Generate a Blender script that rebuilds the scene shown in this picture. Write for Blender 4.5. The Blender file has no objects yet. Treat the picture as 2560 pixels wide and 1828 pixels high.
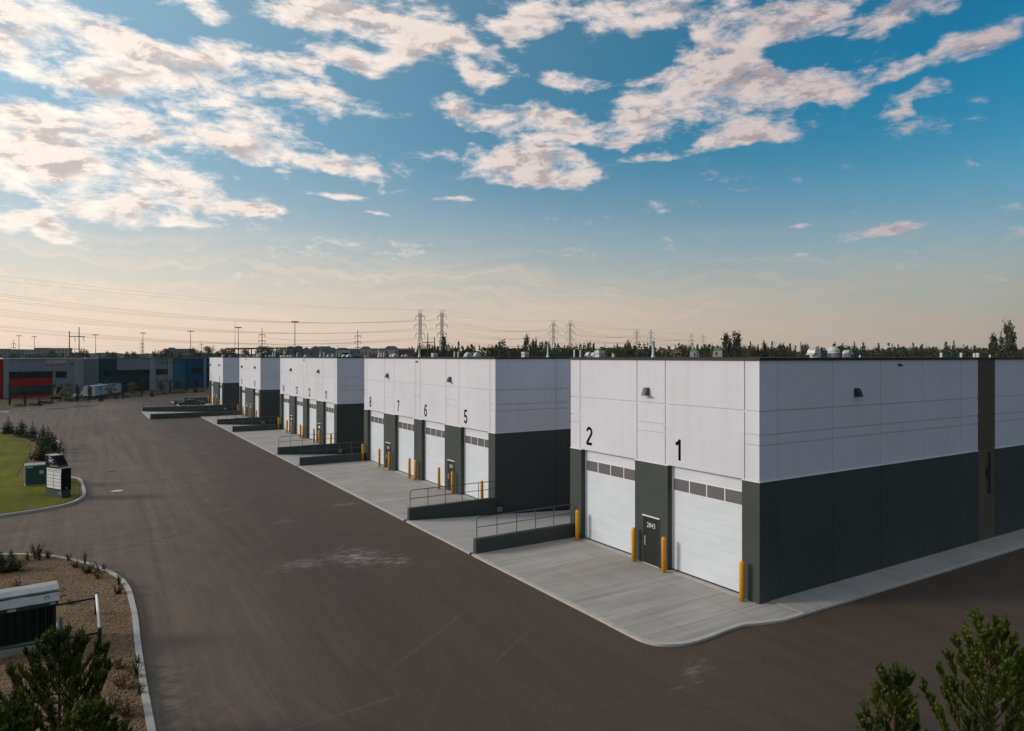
import bpy, bmesh, math, random
from mathutils import Vector, Matrix
R = math.radians
S = bpy.context.scene
COL = S.collection
random.seed(7)

# ---------------------------------------------------------------- survey of the place
# World: Y runs along the warehouse front (away), X into the warehouse, Z up. Camera stands over the origin.
FOC, HC, HY, CX = 1731.0, 9.8, 892.0, 1280.0
YAW = math.atan(1074 / 1731)
SY, CY = math.sin(YAW), math.cos(YAW)
def bearing(px):
    l = (px - CX) / FOC
    return SY + l * CY, CY - l * SY
def ground(px, py, z=0.0):
    d = FOC * (HC - z) / (py - HY); r = bearing(px)
    return r[0] * d, r[1] * d
def away(px, d):
    r = bearing(px); return r[0] * d, r[1] * d
def hgt(py, d): return HC + (HY - py) * d / FOC
def dist(x, y): return x * SY + y * CY

# ---------------------------------------------------------------- nodes
class NT:
    def __init__(s, tree): s.t = tree; s.L = tree.links
    def n(s, typ, **kw):
        nd = s.t.nodes.new(typ)
        for k, v in kw.items():
            if k.startswith('i_'):
                key = k[2:]; key = int(key) if key.isdigit() else key.replace('_', ' ')
                nd.inputs[key].default_value = v
            else: setattr(nd, k, v)
        return nd
    def l(s, a, b): s.L.new(a, b)
    def m(s, op, a, b=None, c=None, clamp=False):
        nd = s.t.nodes.new('ShaderNodeMath'); nd.operation = op; nd.use_clamp = clamp
        for i, v in enumerate((a, b, c)):
            if v is None: continue
            if isinstance(v, (int, float)): nd.inputs[i].default_value = v
            else: s.l(v, nd.inputs[i])
        return nd.outputs[0]
    def mix(s, f, a, b, blend='MIX'):
        nd = s.t.nodes.new('ShaderNodeMix'); nd.data_type = 'RGBA'; nd.blend_type = blend
        for i, v in ((0, f), (6, a), (7, b)):
            if isinstance(v, (int, float)): nd.inputs[i].default_value = v
            elif isinstance(v, tuple): nd.inputs[i].default_value = (*v[:3], 1)
            else: s.l(v, nd.inputs[i])
        return nd.outputs[2]
    def mr(s, v, a, b, c=0.0, d=1.0, smooth=True):
        nd = s.t.nodes.new('ShaderNodeMapRange'); nd.clamp = True
        nd.interpolation_type = 'SMOOTHSTEP' if smooth else 'LINEAR'
        s.l(v, nd.inputs[0])
        for i, q in enumerate((a, b, c, d)): nd.inputs[i + 1].default_value = q
        return nd.outputs[0]

# ---------------------------------------------------------------- sun and sky
SUN_AZ, SUN_EL = R(-62), R(21)           # clockwise from +Y
SKYS = 0.1
def make_sky():
    w = bpy.data.worlds.new('World'); S.world = w; w.use_nodes = True
    t = w.node_tree; t.nodes.clear(); q = NT(t)
    out = q.n('ShaderNodeOutputWorld'); bg = q.n('ShaderNodeBackground')
    bg.inputs[1].default_value = SKYS; q.l(bg.outputs[0], out.inputs[0])
    sky = q.n('ShaderNodeTexSky', sky_type='NISHITA', sun_disc=False, sun_elevation=SUN_EL, sun_rotation=SUN_AZ,
              altitude=600, air_density=1.0, dust_density=1.6, ozone_density=2.2)
    tc = q.n('ShaderNodeTexCoord'); sep = q.n('ShaderNodeSeparateXYZ'); q.l(tc.outputs['Generated'], sep.inputs[0])
    x, y, z = sep.outputs
    deg = 180 / math.pi
    az = q.m('MULTIPLY', q.m('ARCTAN2', x, y), deg)
    el = q.m('MULTIPLY', q.m('ARCSINE', q.m('MAXIMUM', z, -0.2)), deg)
    ae0 = q.n('ShaderNodeCombineXYZ'); q.l(az, ae0.inputs[0]); q.l(el, ae0.inputs[1])
    wn = q.n('ShaderNodeTexNoise', i_Scale=7.0, i_Detail=4.0, i_Roughness=.6); q.l(tc.outputs['Generated'], wn.inputs['Vector'])
    w1 = q.n('ShaderNodeVectorMath', operation='SUBTRACT'); q.l(wn.outputs['Color'], w1.inputs[0]); w1.inputs[1].default_value = (.5, .5, .5)
    w2 = q.n('ShaderNodeVectorMath', operation='MULTIPLY'); q.l(w1.outputs[0], w2.inputs[0]); w2.inputs[1].default_value = (9, 6, 0)
    ae = q.n('ShaderNodeVectorMath', operation='ADD'); q.l(ae0.outputs[0], ae.inputs[0]); q.l(w2.outputs[0], ae.inputs[1])
    # where the cloud banks of the day stand: azimuth / elevation ellipses
    wh = q.n('ShaderNodeVectorMath', operation='SCALE'); q.l(w2.outputs[0], wh.inputs[0]); wh.inputs['Scale'].default_value = .3
    aeh = q.n('ShaderNodeVectorMath', operation='ADD'); q.l(ae0.outputs[0], aeh.inputs[0]); q.l(wh.outputs[0], aeh.inputs[1])
    def angs(px, py):
        a = YAW + math.atan((px - CX) / FOC)
        return math.degrees(a), math.degrees(math.atan2(HY - py, math.hypot(FOC, px - CX)))
    acc = None
    for (px, py, rx, ry, rot, wt) in CLOUDS:
        a, e = angs(px, py); a2, _ = angs(px + 8, py); _, e2 = angs(px, py - 8)
        sx = max(rx * (a2 - a) / 8, .2) * 1.5; sy = max(ry * (e2 - e) / 8, .2) * 1.5
        mp = q.n('ShaderNodeMapping', vector_type='TEXTURE'); q.l(aeh.outputs[0] if ry < 24 else ae.outputs[0], mp.inputs[0])
        mp.inputs['Location'].default_value = (a, e, 0); mp.inputs['Rotation'].default_value = (0, 0, R(-rot))
        mp.inputs['Scale'].default_value = (sx, sy, 1)
        gr = q.n('ShaderNodeTexGradient', gradient_type='SPHERICAL'); q.l(mp.outputs[0], gr.inputs[0])
        v = q.m('MULTIPLY', gr.outputs['Fac'], wt)
        acc = v if acc is None else q.m('ADD', acc, v)
    # unseen cloud added overhead and behind to make the ambient light more neutral
    for (a, e, sx, sy, wt) in ((158, 30, 75, 40, .30), (-130, 30, 60, 38, .5), (-62, 26, 45, 26, .9), (20, 78, 260, 34, .7), (180, 80, 200, 26, .5)):
        mp = q.n('ShaderNodeMapping', vector_type='TEXTURE'); q.l(ae.outputs[0], mp.inputs[0])
        mp.inputs['Location'].default_value = (a, e, 0); mp.inputs['Scale'].default_value = (sx, sy, 1)
        gr = q.n('ShaderNodeTexGradient', gradient_type='SPHERICAL'); q.l(mp.outputs[0], gr.inputs[0])
        acc = q.m('ADD', acc, q.m('MULTIPLY', gr.outputs['Fac'], wt*1.5))
    B = q.m('MINIMUM', acc, 0.70)
    # billows, squashed a little towards the horizon
    dz = q.m('ADD', q.m('MAXIMUM', z, 0.0), 0.45)
    pv = q.n('ShaderNodeCombineXYZ'); q.l(q.m('DIVIDE', x, dz), pv.inputs[0]); q.l(q.m('DIVIDE', y, dz), pv.inputs[1]); q.l(q.m('MULTIPLY', z, 2.6), pv.inputs[2])
    def field(off):
        va = q.n('ShaderNodeVectorMath', operation='ADD'); q.l(pv.outputs[0], va.inputs[0]); va.inputs[1].default_value = off
        nz = q.n('ShaderNodeTexNoise', noise_dimensions='3D', i_Scale=9.0, i_Detail=10.0, i_Roughness=.65, i_Lacunarity=2.1, i_Distortion=.2)
        q.l(va.outputs[0], nz.inputs['Vector'])
        return nz.outputs[0]
    ns = q.n('ShaderNodeTexNoise', noise_dimensions='3D', i_Scale=9.0, i_Detail=3.0, i_Roughness=.5, i_Distortion=.2); q.l(pv.outputs[0], ns.inputs['Vector'])
    n1 = field((0, 0, 0)); n2 = field((-.02, .01, .03))
    raw = q.m('ADD', q.m('MULTIPLY', B, 1.26), q.m('MULTIPLY', n1, 3.5))
    raw = q.m('SUBTRACT', raw, 2.13)
    mask = q.mr(raw, -.10, .72)
    rs_ = q.m('SUBTRACT', q.m('ADD', q.m('MULTIPLY', B, 1.15), q.m('MULTIPLY', q.m('ADD', q.m('MULTIPLY', ns.outputs[0], .75), q.m('MULTIPLY', n1, .25)), 3.2)), 1.86)
    core = q.mr(rs_, .30, .85)
    rim = q.mr(q.m('SUBTRACT', n1, n2), -.06, .06)
    # angle from the sun lights the clouds
    sv = (math.sin(SUN_AZ) * math.cos(SUN_EL), math.cos(SUN_AZ) * math.cos(SUN_EL), math.sin(SUN_EL))
    dt = q.n('ShaderNodeVectorMath', operation='DOT_PRODUCT'); q.l(tc.outputs['Generated'], dt.inputs[0]); dt.inputs[1].default_value = sv
    glow = q.mr(dt.outputs['Value'], -.45, .95, 0, 1, False)
    k = 1 / SKYS
    lit = q.mix(glow, tuple(v * k for v in CL_LIT0), tuple(v * k for v in CL_LIT1))
    shd = q.mix(glow, tuple(v * k for v in CL_SH0), tuple(v * k for v in CL_SH1))
    sh = q.m('MULTIPLY', core, q.m('SUBTRACT', 1.0, q.m('MULTIPLY', rim, .75)))
    ccol = q.mix(sh, lit, shd)
    # the clear sky, deepened the way the photograph shows it
    tint = q.mix(1.0, sky.outputs[0], SKY_TINT, 'MULTIPLY')
    tint = q.mix(q.m('MULTIPLY', q.m('POWER', glow, 2.0), .85), tint, tuple(v * k for v in PALE))
    hz = q.mr(el, -1.0, 23.0, 1.0, 0.0)
    gH = q.mr(dt.outputs['Value'], -.95, .90, 0, 1, False)
    hcol = q.mix(gH, tuple(v * k for v in HZ0), tuple(v * k for v in HZ1))
    base = q.mix(q.m('MULTIPLY', q.m('POWER', hz, 2.0), .97), tint, hcol)
    # thin stratus bands along the horizon
    sm = q.n('ShaderNodeMapping'); q.l(ae.outputs[0], sm.inputs[0]); sm.inputs['Scale'].default_value = (.022, .55, 1)
    sn = q.n('ShaderNodeTexNoise', i_Scale=1.6, i_Detail=7.0, i_Roughness=.62, i_Distortion=.12); q.l(sm.outputs[0], sn.inputs['Vector'])
    st = q.m('MULTIPLY', q.mr(sn.outputs[0], .42, .68), q.m('MULTIPLY', q.mr(el, 0.5, 2.5), q.mr(el, 6.0, 11.0, 1, 0)))
    base = q.mix(q.m('MULTIPLY', st, .5), base, q.mix(gH, tuple(v * k for v in ST0), tuple(v * k for v in ST1)))
    fin = q.mix(q.m('MULTIPLY', mask, q.mr(el, 1.0, 8.0, .35, 1.0)), base, ccol)
    anti = q.mr(dt.outputs['Value'], -1.0, -.5, .42, 1.0)
    sc_ = q.n('ShaderNodeVectorMath', operation='SCALE'); q.l(fin, sc_.inputs[0]); q.l(anti, sc_.inputs['Scale'])
    q.l(sc_.outputs[0], bg.inputs[0])
CL_LIT0, CL_LIT1 = (.57, .485, .49), (1.40, 1.25, 1.09)
CL_SH0, CL_SH1 = (.33, .275, .30), (.74, .655, .61)
SKY_TINT = (.10, .90, 1.0)
PALE = (.62, .80, .90)
HZ0, HZ1 = (.27, .215, .195), (1.24, .93, .69)
ST0, ST1 = (.27, .21, .19), (1.25, .98, .78)
CLOUDS = [
 (150,100,340,120,12,1.5),(430,190,250,85,15,1.4),(720,195,180,55,12,1.3),(500,40,90,60,25,.8),(740,12,170,40,5,.9),(960,60,150,75,0,.8),
 (870,140,120,30,10,.8),(120,325,140,50,8,1.2),(300,360,160,60,12,1.2),(120,445,240,90,5,1.3),(400,475,270,58,12,1.2),
 (570,345,150,45,8,.7),(680,365,150,50,8,1.1),(820,410,170,32,10,1.1),(560,425,130,32,0,.6),
 (80,578,160,28,5,1.0),(475,565,75,14,5,.7),(340,552,70,20,0,.6),(640,530,60,14,0,.7),(835,491,85,9,0,.8),(950,530,40,7,8,.8),
 (1000,120,60,45,0,.6),(1130,110,65,35,0,.7),(1340,75,85,45,-10,1.0),(1250,145,65,25,20,.6),(1190,195,75,28,8,.8),
 (1165,298,85,40,0,.85),(1340,312,100,48,0,1.2),(1480,312,110,36,0,1.1),(1620,285,90,50,-10,.9),(1480,202,125,22,3,.85),(1575,238,60,18,0,.6),
 (1290,415,165,42,0,1.2),(1340,458,95,28,0,.8),(1480,420,75,30,0,.8),(1640,392,110,16,0,.85),(1190,380,30,35,0,.5),(1145,493,55,8,0,.8),
 (1540,20,250,50,0,.95),(1760,150,160,66,-5,1.3),(1780,240,115,50,0,1.05),(1990,258,235,50,-8,1.35),(2000,65,115,64,-20,1.15),(1850,80,100,60,0,.9),
 (1830,347,105,16,-5,.75),(1965,340,40,15,0,.7),(2320,236,125,25,-18,1.0),(2310,150,120,25,-15,.75),(2250,30,140,36,-10,.8),(2500,75,140,46,-15,.8),
 (2230,570,120,18,-6,1.0),(1990,568,48,6,0,.7),(2010,635,60,5,0,.6),(480,100,60,90,-35,-.5),(385,372,50,14,5,-.45),(90,45,70,18,15,-.5),
]

def make_camera():
    cd = bpy.data.cameras.new('camera'); co = bpy.data.objects.new('camera', cd); COL.objects.link(co)
    co.location = (0, 0, HC); co.rotation_euler = (R(90), 0, -YAW)
    cd.sensor_width = 36; cd.lens = FOC / 2560 * 36
    cd.shift_y = (HY - 914) / 2560 * 1
    cd.clip_end = 20000; cd.clip_start = .1
    S.camera = co
    sd = bpy.data.lights.new('sun', 'SUN'); so = bpy.data.objects.new('sun', sd); COL.objects.link(so)
    sd.energy = SUN_E; sd.angle = R(SUN_ANG); sd.color = (1, .90, .79)
    d = Vector((math.sin(SUN_AZ) * math.cos(SUN_EL), math.cos(SUN_AZ) * math.cos(SUN_EL), math.sin(SUN_EL)))
    so.rotation_euler = d.to_track_quat('Z', 'Y').to_euler(); so.location = (-60, 40, 60)
    vs = S.view_settings; S.display_settings.display_device = 'sRGB'
    vs.view_transform = 'Standard'; vs.look = 'None'; vs.exposure = 0; vs.gamma = 1; vs.use_curve_mapping = False
SUN_E, SUN_ANG = 2.15, 11.0
make_sky(); make_camera()

# ---------------------------------------------------------------- mesh building
class MB:
    def __init__(s): s.v = []; s.f = []
    def add(s, vs, fs):
        b = len(s.v); s.v += [tuple(v) for v in vs]; s.f += [tuple(i + b for i in f) for f in fs]; return s
    def box(s, x0, y0, z0, x1, y1, z1):
        vs = [(x0,y0,z0),(x1,y0,z0),(x1,y1,z0),(x0,y1,z0),(x0,y0,z1),(x1,y0,z1),(x1,y1,z1),(x0,y1,z1)]
        return s.add(vs, [(0,3,2,1),(4,5,6,7),(0,1,5,4),(1,2,6,5),(2,3,7,6),(3,0,4,7)])
    def cbox(s, c, sz, rz=0.0):
        hx, hy, hz = sz[0]/2, sz[1]/2, sz[2]/2; cr, sr = math.cos(rz), math.sin(rz)
        vs = []
        for dz in (-hz, hz):
            for dx, dy in ((-hx,-hy),(hx,-hy),(hx,hy),(-hx,hy)):
                vs.append((c[0]+dx*cr-dy*sr, c[1]+dx*sr+dy*cr, c[2]+dz))
        return s.add(vs, [(0,3,2,1),(4,5,6,7),(0,1,5,4),(1,2,6,5),(2,3,7,6),(3,0,4,7)])
    def prism(s, poly, z0, z1):
        n = len(poly)
        z0s = z0 if isinstance(z0, (list, tuple)) else [z0]*n; z1s = z1 if isinstance(z1, (list, tuple)) else [z1]*n
        vs = [(p[0], p[1], z) for p, z in zip(poly, z0s)] + [(p[0], p[1], z) for p, z in zip(poly, z1s)]
        fs = [tuple(range(n-1, -1, -1)), tuple(range(n, 2*n))] + [(i, (i+1) % n, n+(i+1) % n, n+i) for i in range(n)]
        return s.add(vs, fs)
    def frame_prism(s, poly, o, u, w, t0, t1):
        """polygon (a,b) in the plane o + a*u + b*w, thickened along u x w from t0 to t1"""
        o, u, w = Vector(o), Vector(u), Vector(w); nn = u.cross(w).normalized(); n = len(poly)
        vs = [tuple(o + u*a + w*b + nn*t) for t in (t0, t1) for a, b in poly]
        fs = [tuple(range(n-1, -1, -1)), tuple(range(n, 2*n))] + [(i, (i+1) % n, n+(i+1) % n, n+i) for i in range(n)]
        return s.add(vs, fs)
    def tube(s, p0, p1, r0, r1=None, n=8):
        r1 = r0 if r1 is None else r1
        p0, p1 = Vector(p0), Vector(p1); d = (p1-p0)
        if d.length < 1e-6: return s
        d.normalize(); a = d.orthogonal().normalized(); b = d.cross(a)
        vs = []
        for p, r in ((p0, r0), (p1, r1)):
            for i in range(n):
                t = 2*math.pi*i/n; vs.append(tuple(p + a*(r*math.cos(t)) + b*(r*math.sin(t))))
        fs = [(i, (i+1) % n, n+(i+1) % n, n+i) for i in range(n)] + [tuple(range(n-1, -1, -1)), tuple(range(n, 2*n))]
        return s.add(vs, fs)
    def path(s, pts, r, n=6):
        for a, b in zip(pts[:-1], pts[1:]): s.tube(a, b, r, r, n)
        return s
    def lathe(s, prof, c=(0,0,0), n=16):
        vs = []; fs = []
        for r, z in prof:
            for i in range(n):
                t = 2*math.pi*i/n; vs.append((c[0]+r*math.cos(t), c[1]+r*math.sin(t), c[2]+z))
        for k in range(len(prof)-1):
            for i in range(n):
                j = (i+1) % n; fs.append((k*n+i, k*n+j, (k+1)*n+j, (k+1)*n+i))
        fs.append(tuple(range(n-1, -1, -1))); fs.append(tuple((len(prof)-1)*n+i for i in range(n)))
        return s.add(vs, fs)
    def quad(s, a, b, c, d): return s.add([a, b, c, d], [(0, 1, 2, 3)])
    def tri(s, a, b, c): return s.add([a, b, c], [(0, 1, 2)])
    def mesh(s, name, mat, smooth=False, off=(0,0,0)):
        me = bpy.data.meshes.new(name)
        vs = s.v if off == (0,0,0) else [(v[0]-off[0], v[1]-off[1], v[2]-off[2]) for v in s.v]
        me.from_pydata(vs, [], s.f); me.update()
        if mat: me.materials.append(mat)
        if smooth: me.polygons.foreach_set('use_smooth', [True]*len(me.polygons))
        return me
    def build(s, name, mat, parent=None, smooth=False, bevel=0.0):
        off = (0,0,0)
        if parent is not None: off = OFF.get(parent.name, (0,0,0))
        o = bpy.data.objects.new(name, s.mesh(name, mat, smooth, off)); COL.objects.link(o)
        if parent is not None:
            o.parent = parent; OFF[o.name] = off
        if bevel:
            b = o.modifiers.new('bevel', 'BEVEL'); b.width = bevel; b.segments = 2; b.limit_method = 'ANGLE'
        return o
    def build_at(s, name, mat, loc, smooth=False, bevel=0.0):
        o = bpy.data.objects.new(name, s.mesh(name, mat, smooth, tuple(loc))); o.location = loc; COL.objects.link(o)
        if bevel:
            b = o.modifiers.new('bevel', 'BEVEL'); b.width = bevel; b.segments = 2; b.limit_method = 'ANGLE'
        return o
OFF = {}
def tag(o, label, cat, group=None):
    o['label'] = label; o['category'] = cat
    if group: o['group'] = group
    return o
def thing(name, label, cat, loc=(0,0,0), rz=0.0, group=None, world=False):
    """Empty at the base of a thing; world=True: its parts are given in world coordinates"""
    o = bpy.data.objects.new(name, None); COL.objects.link(o); o.empty_display_size = .3
    o.location = loc; o.rotation_euler = (0, 0, rz)
    OFF[o.name] = tuple(loc) if world else (0,0,0)
    return tag(o, label, cat, group)
def struct(o, kind='structure'): o['kind'] = kind; return o
def dup(o, loc=None, rz=None, sc=None, label=None, parent=None):
    c = o.copy(); COL.objects.link(c)
    if parent is not None: c.parent = parent
    if loc is not None: c.location = loc
    if rz is not None: c.rotation_euler = (0, 0, rz)
    if sc is not None: c.scale = sc if isinstance(sc, tuple) else (sc, sc, sc)
    if label: c['label'] = label
    for ch in list(o.children): dup(ch, parent=c)
    return c
def text(s, name, mat, parent, o, u, w, size, width=None, bold=0.0, ext=.004, align='LEFT', shear=0.0):
    """letters of cap height `size` standing in the plane o + u*x + w*y"""
    cu = bpy.data.curves.new('lettering', 'FONT'); cu.body = s; cu.size = 1; cu.align_x = align; cu.offset = bold; cu.extrude = 0; cu.shear = shear
    tmp = bpy.data.objects.new('lettering', cu); COL.objects.link(tmp)
    dg = bpy.context.evaluated_depsgraph_get(); me = bpy.data.meshes.new_from_object(tmp.evaluated_get(dg))
    bpy.data.objects.remove(tmp); bpy.data.curves.remove(cu)
    xs = [v.co.x for v in me.vertices]; ys = [v.co.y for v in me.vertices]
    k = size / max(ys); kx = k if width is None else width / (max(xs)-min(xs)); x0 = min(xs) if align == 'LEFT' else (min(xs)+max(xs))/2
    o, u, w = Vector(o), Vector(u).normalized(), Vector(w).normalized(); nn = u.cross(w).normalized()
    off = Vector(OFF.get(parent.name, (0,0,0)))
    bm = bmesh.new(); bm.from_mesh(me); bpy.data.meshes.remove(me)
    r = bmesh.ops.extrude_face_region(bm, geom=bm.faces[:]); ev = [g for g in r['geom'] if isinstance(g, bmesh.types.BMVert)]
    for v in bm.verts: v.co.z = 0
    for v in ev: v.co.z = ext
    for v in bm.verts:
        a, b, z = (v.co.x - x0)*kx, v.co.y*k, v.co.z
        v.co = o + u*a + w*b + nn*z - off
    bmesh.ops.recalc_face_normals(bm, faces=bm.faces[:])
    me = bpy.data.meshes.new(name); bm.to_mesh(me); bm.free(); me.materials.append(mat)
    ob = bpy.data.objects.new(name, me); COL.objects.link(ob); ob.parent = parent
    return ob

# ---------------------------------------------------------------- materials
def new_mat(name):
    m = bpy.data.materials.new(name); m.use_nodes = True; t = m.node_tree; q = NT(t)
    return m, q, t.nodes['Principled BSDF']
def geo(q):
    g = q.n('ShaderNodeNewGeometry'); return g.outputs['Position']
def noise(q, vec, scale, detail=5.0, rough=.55, sx=None, dist=0.0):
    if sx is not None:
        mp = q.n('ShaderNodeMapping'); q.l(vec, mp.inputs[0]); mp.inputs['Scale'].default_value = sx; vec = mp.outputs[0]
    nz = q.n('ShaderNodeTexNoise', i_Scale=scale, i_Detail=detail, i_Roughness=rough, i_Distortion=dist); q.l(vec, nz.inputs['Vector'])
    return nz.outputs[0]
def scl(c, k): return tuple(min(1, v*k) for v in c)
def bump(q, b, h, strength, dist=.02):
    bp = q.n('ShaderNodeBump'); bp.inputs['Strength'].default_value = strength; bp.inputs['Distance'].default_value = dist
    q.l(h, bp.inputs['Height']); q.l(bp.outputs[0], b.inputs['Normal'])
def paint(name, col, rough=.55, var=.10, scale=1.2, metal=0.0, spec=.4, bmp=0.0, sx=None):
    m, q, b = new_mat(name); p = geo(q)
    n = noise(q, p, scale, 6.0, .6, sx)
    f = q.mr(n, .3, .7, 0, 1, False)
    q.l(q.mix(f, scl(col, 1-var), scl(col, 1+var)), b.inputs['Base Color'])
    b.inputs['Roughness'].default_value = rough; b.inputs['Metallic'].default_value = metal
    b.inputs['Specular IOR Level'].default_value = spec
    if bmp: bump(q, b, noise(q, p, scale*30, 3.0), bmp, .01)
    return m
def leaf(name, col, col2, scale=1.5, trans=.0):
    m, q, b = new_mat(name)
    oi = q.n('ShaderNodeObjectInfo')
    f = q.mr(noise(q, geo(q), scale, 3.0), .35, .65, 0, 1, False)
    c = q.mix(f, col, col2)
    hv = q.n('ShaderNodeHueSaturation'); q.l(c, hv.inputs['Color']); q.l(q.mr(oi.outputs['Random'], 0, 1, .72, 1.3, False), hv.inputs['Value']); q.l(q.mr(oi.outputs['Random'], 0, 1, .485, .515, False), hv.inputs['Hue'])
    q.l(hv.outputs[0], b.inputs['Base Color']); b.inputs['Roughness'].default_value = .7; b.inputs['Specular IOR Level'].default_value = .2
    return m

def wallpaint(name, col, rough, var, scale, spec=.3, sx=None):
    m, q, b = new_mat(name); p = geo(q); sp = q.n('ShaderNodeSeparateXYZ'); q.l(p, sp.inputs[0])
    n = noise(q, p, .28, 5.0, .6); st = noise(q, p, 1.0, 7.0, .7, (2.2, 2.2, .10)); bl = noise(q, p, 2.6, 6.0, .65)
    # each cast panel took the paint a little differently
    cell = q.n('ShaderNodeTexWhiteNoise', noise_dimensions='2D'); cv = q.n('ShaderNodeCombineXYZ')
    q.l(q.m('FLOOR', q.m('DIVIDE', sp.outputs[1], 4.6)), cv.inputs[0]); q.l(q.m('FLOOR', q.m('DIVIDE', q.m('SUBTRACT', sp.outputs[0], 23.93), 3.655)), cv.inputs[1]); q.l(cv.outputs[0], cell.inputs[0])
    c = q.mix(q.mr(n, .3, .7, 0, 1, False), scl(col, 1-var), scl(col, 1+var))
    c = q.mix(q.m('MULTIPLY', cell.outputs[0], .10), c, scl(col, .7))
    c = q.mix(q.mr(st, .50, .78, 0, .22, False), c, (col[0]*.66, col[1]*.64, col[2]*.60))
    c = q.mix(q.mr(bl, .58, .78, 0, .10, False), c, scl(col, .6))
    q.l(c, b.inputs['Base Color']); b.inputs['Roughness'].default_value = rough; b.inputs['Specular IOR Level'].default_value = spec
    bump(q, b, noise(q, p, 14, 4.0), .06, .01)
    return m
M = {}
M['white'] = wallpaint('white_wall_paint', (.565, .565, .625), .6, .05, .35, spec=.3, sx=(1,1,.35))
M['charcoal'] = wallpaint('charcoal_wall_paint', (.042, .051, .047), .55, .10, .5, spec=.3)
M['jamb'] = paint('dark_jamb_paint', (.045, .055, .055), .6, .08)
M['flash'] = paint('white_flashing', (.7, .69, .68), .45, .03)
M['cap'] = paint('black_parapet_cap', (.008, .008, .009), .5, .1)
M['roofing'] = paint('roof_membrane', (.12, .12, .12), .9, .15)
M['tan'] = paint('brown_cladding', (.092, .074, .044), .65, .12, .6)
M['black'] = paint('black_metal', (.012, .012, .013), .45, .1)
M['numeral'] = paint('black_numeral', (.004, .004, .004), .9, .1, spec=.05)
M['rail'] = paint('grey_rail_steel', (.075, .078, .080), .5, .1)
M['lamp'] = paint('lamp_housing', (.10, .095, .09), .45, .1, metal=.2)
M['galv'] = paint('galvanised_steel', (.42, .43, .43), .5, .12, 2.0, metal=.4)
M['ventw'] = paint('white_vent_sheet', (.46, .455, .44), .55, .10)
M['yellow'] = paint('yellow_bollard_plastic', (.66, .29, .006), .45, .13, 5)
M['seal'] = paint('rubber_seal', (.01, .01, .01), .8, .1)
M['signwhite'] = paint('sign_white', (.55, .56, .57), .5, .04)
M['signblack'] = paint('sign_black', (.008, .009, .011), .9, .1, spec=.08)
M['signgreen'] = paint('sign_base_green', (.018, .035, .033), .5, .1)
M['boxgreen'] = paint('cabinet_green', (.014, .055, .045), .5, .1)
M['findark'] = paint('fin_dark_green', (.004, .012, .006), .55, .15)
M['bark'] = paint('bark', (.10, .065, .04), .9, .3, 8)
M['wood'] = paint('weathered_wood', (.07, .05, .035), .9, .25, 3)
M['steelpole'] = paint('dark_steel_pole', (.11, .105, .10), .6, .1)
M['lattice'] = paint('lattice_steel', (.24, .25, .25), .6, .15)
M['wire'] = paint('wire_cable', (.26, .23, .20), .6, .1)
M['carblack'] = paint('black_car_paint', (.010, .010, .012), .18, .05, spec=.6)
M['carwhite'] = paint('white_car_paint', (.55, .55, .55), .25, .05, spec=.6)
M['tyre'] = paint('tyre_rubber', (.012, .012, .012), .85, .1)
M['rim'] = paint('wheel_rim', (.35, .35, .36), .35, .1, metal=.8)
M['redlamp'] = paint('tail_lamp_red', (.25, .01, .01), .3, .05)
M['lens'] = paint('lamp_lens', (.6, .6, .58), .2, .05)
M['machine'] = paint('machine_yellow', (.34, .17, .015), .6, .15)
M['trailer'] = paint('trailer_white', (.44, .44, .44), .55, .06, .8, sx=(3,3,.2))
M['snow'] = paint('pale_sheet_metal', (.30, .298, .295), .45, .12, 2)
M['stake'] = paint('pale_plastic_stake', (.34, .31, .28), .8, .25, 14)

def glass(name, col, rough=.06):
    m, q, b = new_mat(name); b.inputs['Base Color'].default_value = (*col, 1); b.inputs['Roughness'].default_value = rough
    b.inputs['Specular IOR Level'].default_value = .6; b.inputs['IOR'].default_value = 1.5
    f = noise(q, geo(q), .9, 2.0); bump(q, b, f, .04, .05)
    return m
M['pane'] = glass('door_pane', (.125, .122, .135), .12)
M['glass'] = glass('office_glass', (.006, .011, .012), .12)
M['glassgreen'] = glass('green_office_glass', (.014, .032, .028), .05)
M['carglass'] = glass('car_glass', (.01, .012, .013), .03)

def door_mat():
    m, q, b = new_mat('ribbed_door_steel'); p = geo(q)
    sp = q.n('ShaderNodeSeparateXYZ'); q.l(p, sp.inputs[0]); z = sp.outputs[2]
    fr = q.m('FRACT', q.m('DIVIDE', z, .53))
    seam = q.m('ADD', q.mr(fr, 0, .035, 1, 0), q.mr(fr, .965, 1, 0, 1))
    rib = q.m('SINE', q.m('MULTIPLY', z, 2*math.pi/.066))
    n = noise(q, p, .8, 5, .6, (1, 1, 3.0))
    c = q.mix(q.mr(n, .3, .7, 0, 1, False), (.54, .575, .63), (.60, .635, .69))
    c = q.mix(q.m('MULTIPLY', seam, .34), c, (.30, .31, .33))
    q.l(c, b.inputs['Base Color']); b.inputs['Roughness'].default_value = .42
    bump(q, b, q.m('SUBTRACT', q.m('MULTIPLY', rib, .5), q.m('MULTIPLY', seam, 1.2)), .15, .01)
    return m
M['door'] = door_mat()

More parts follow.
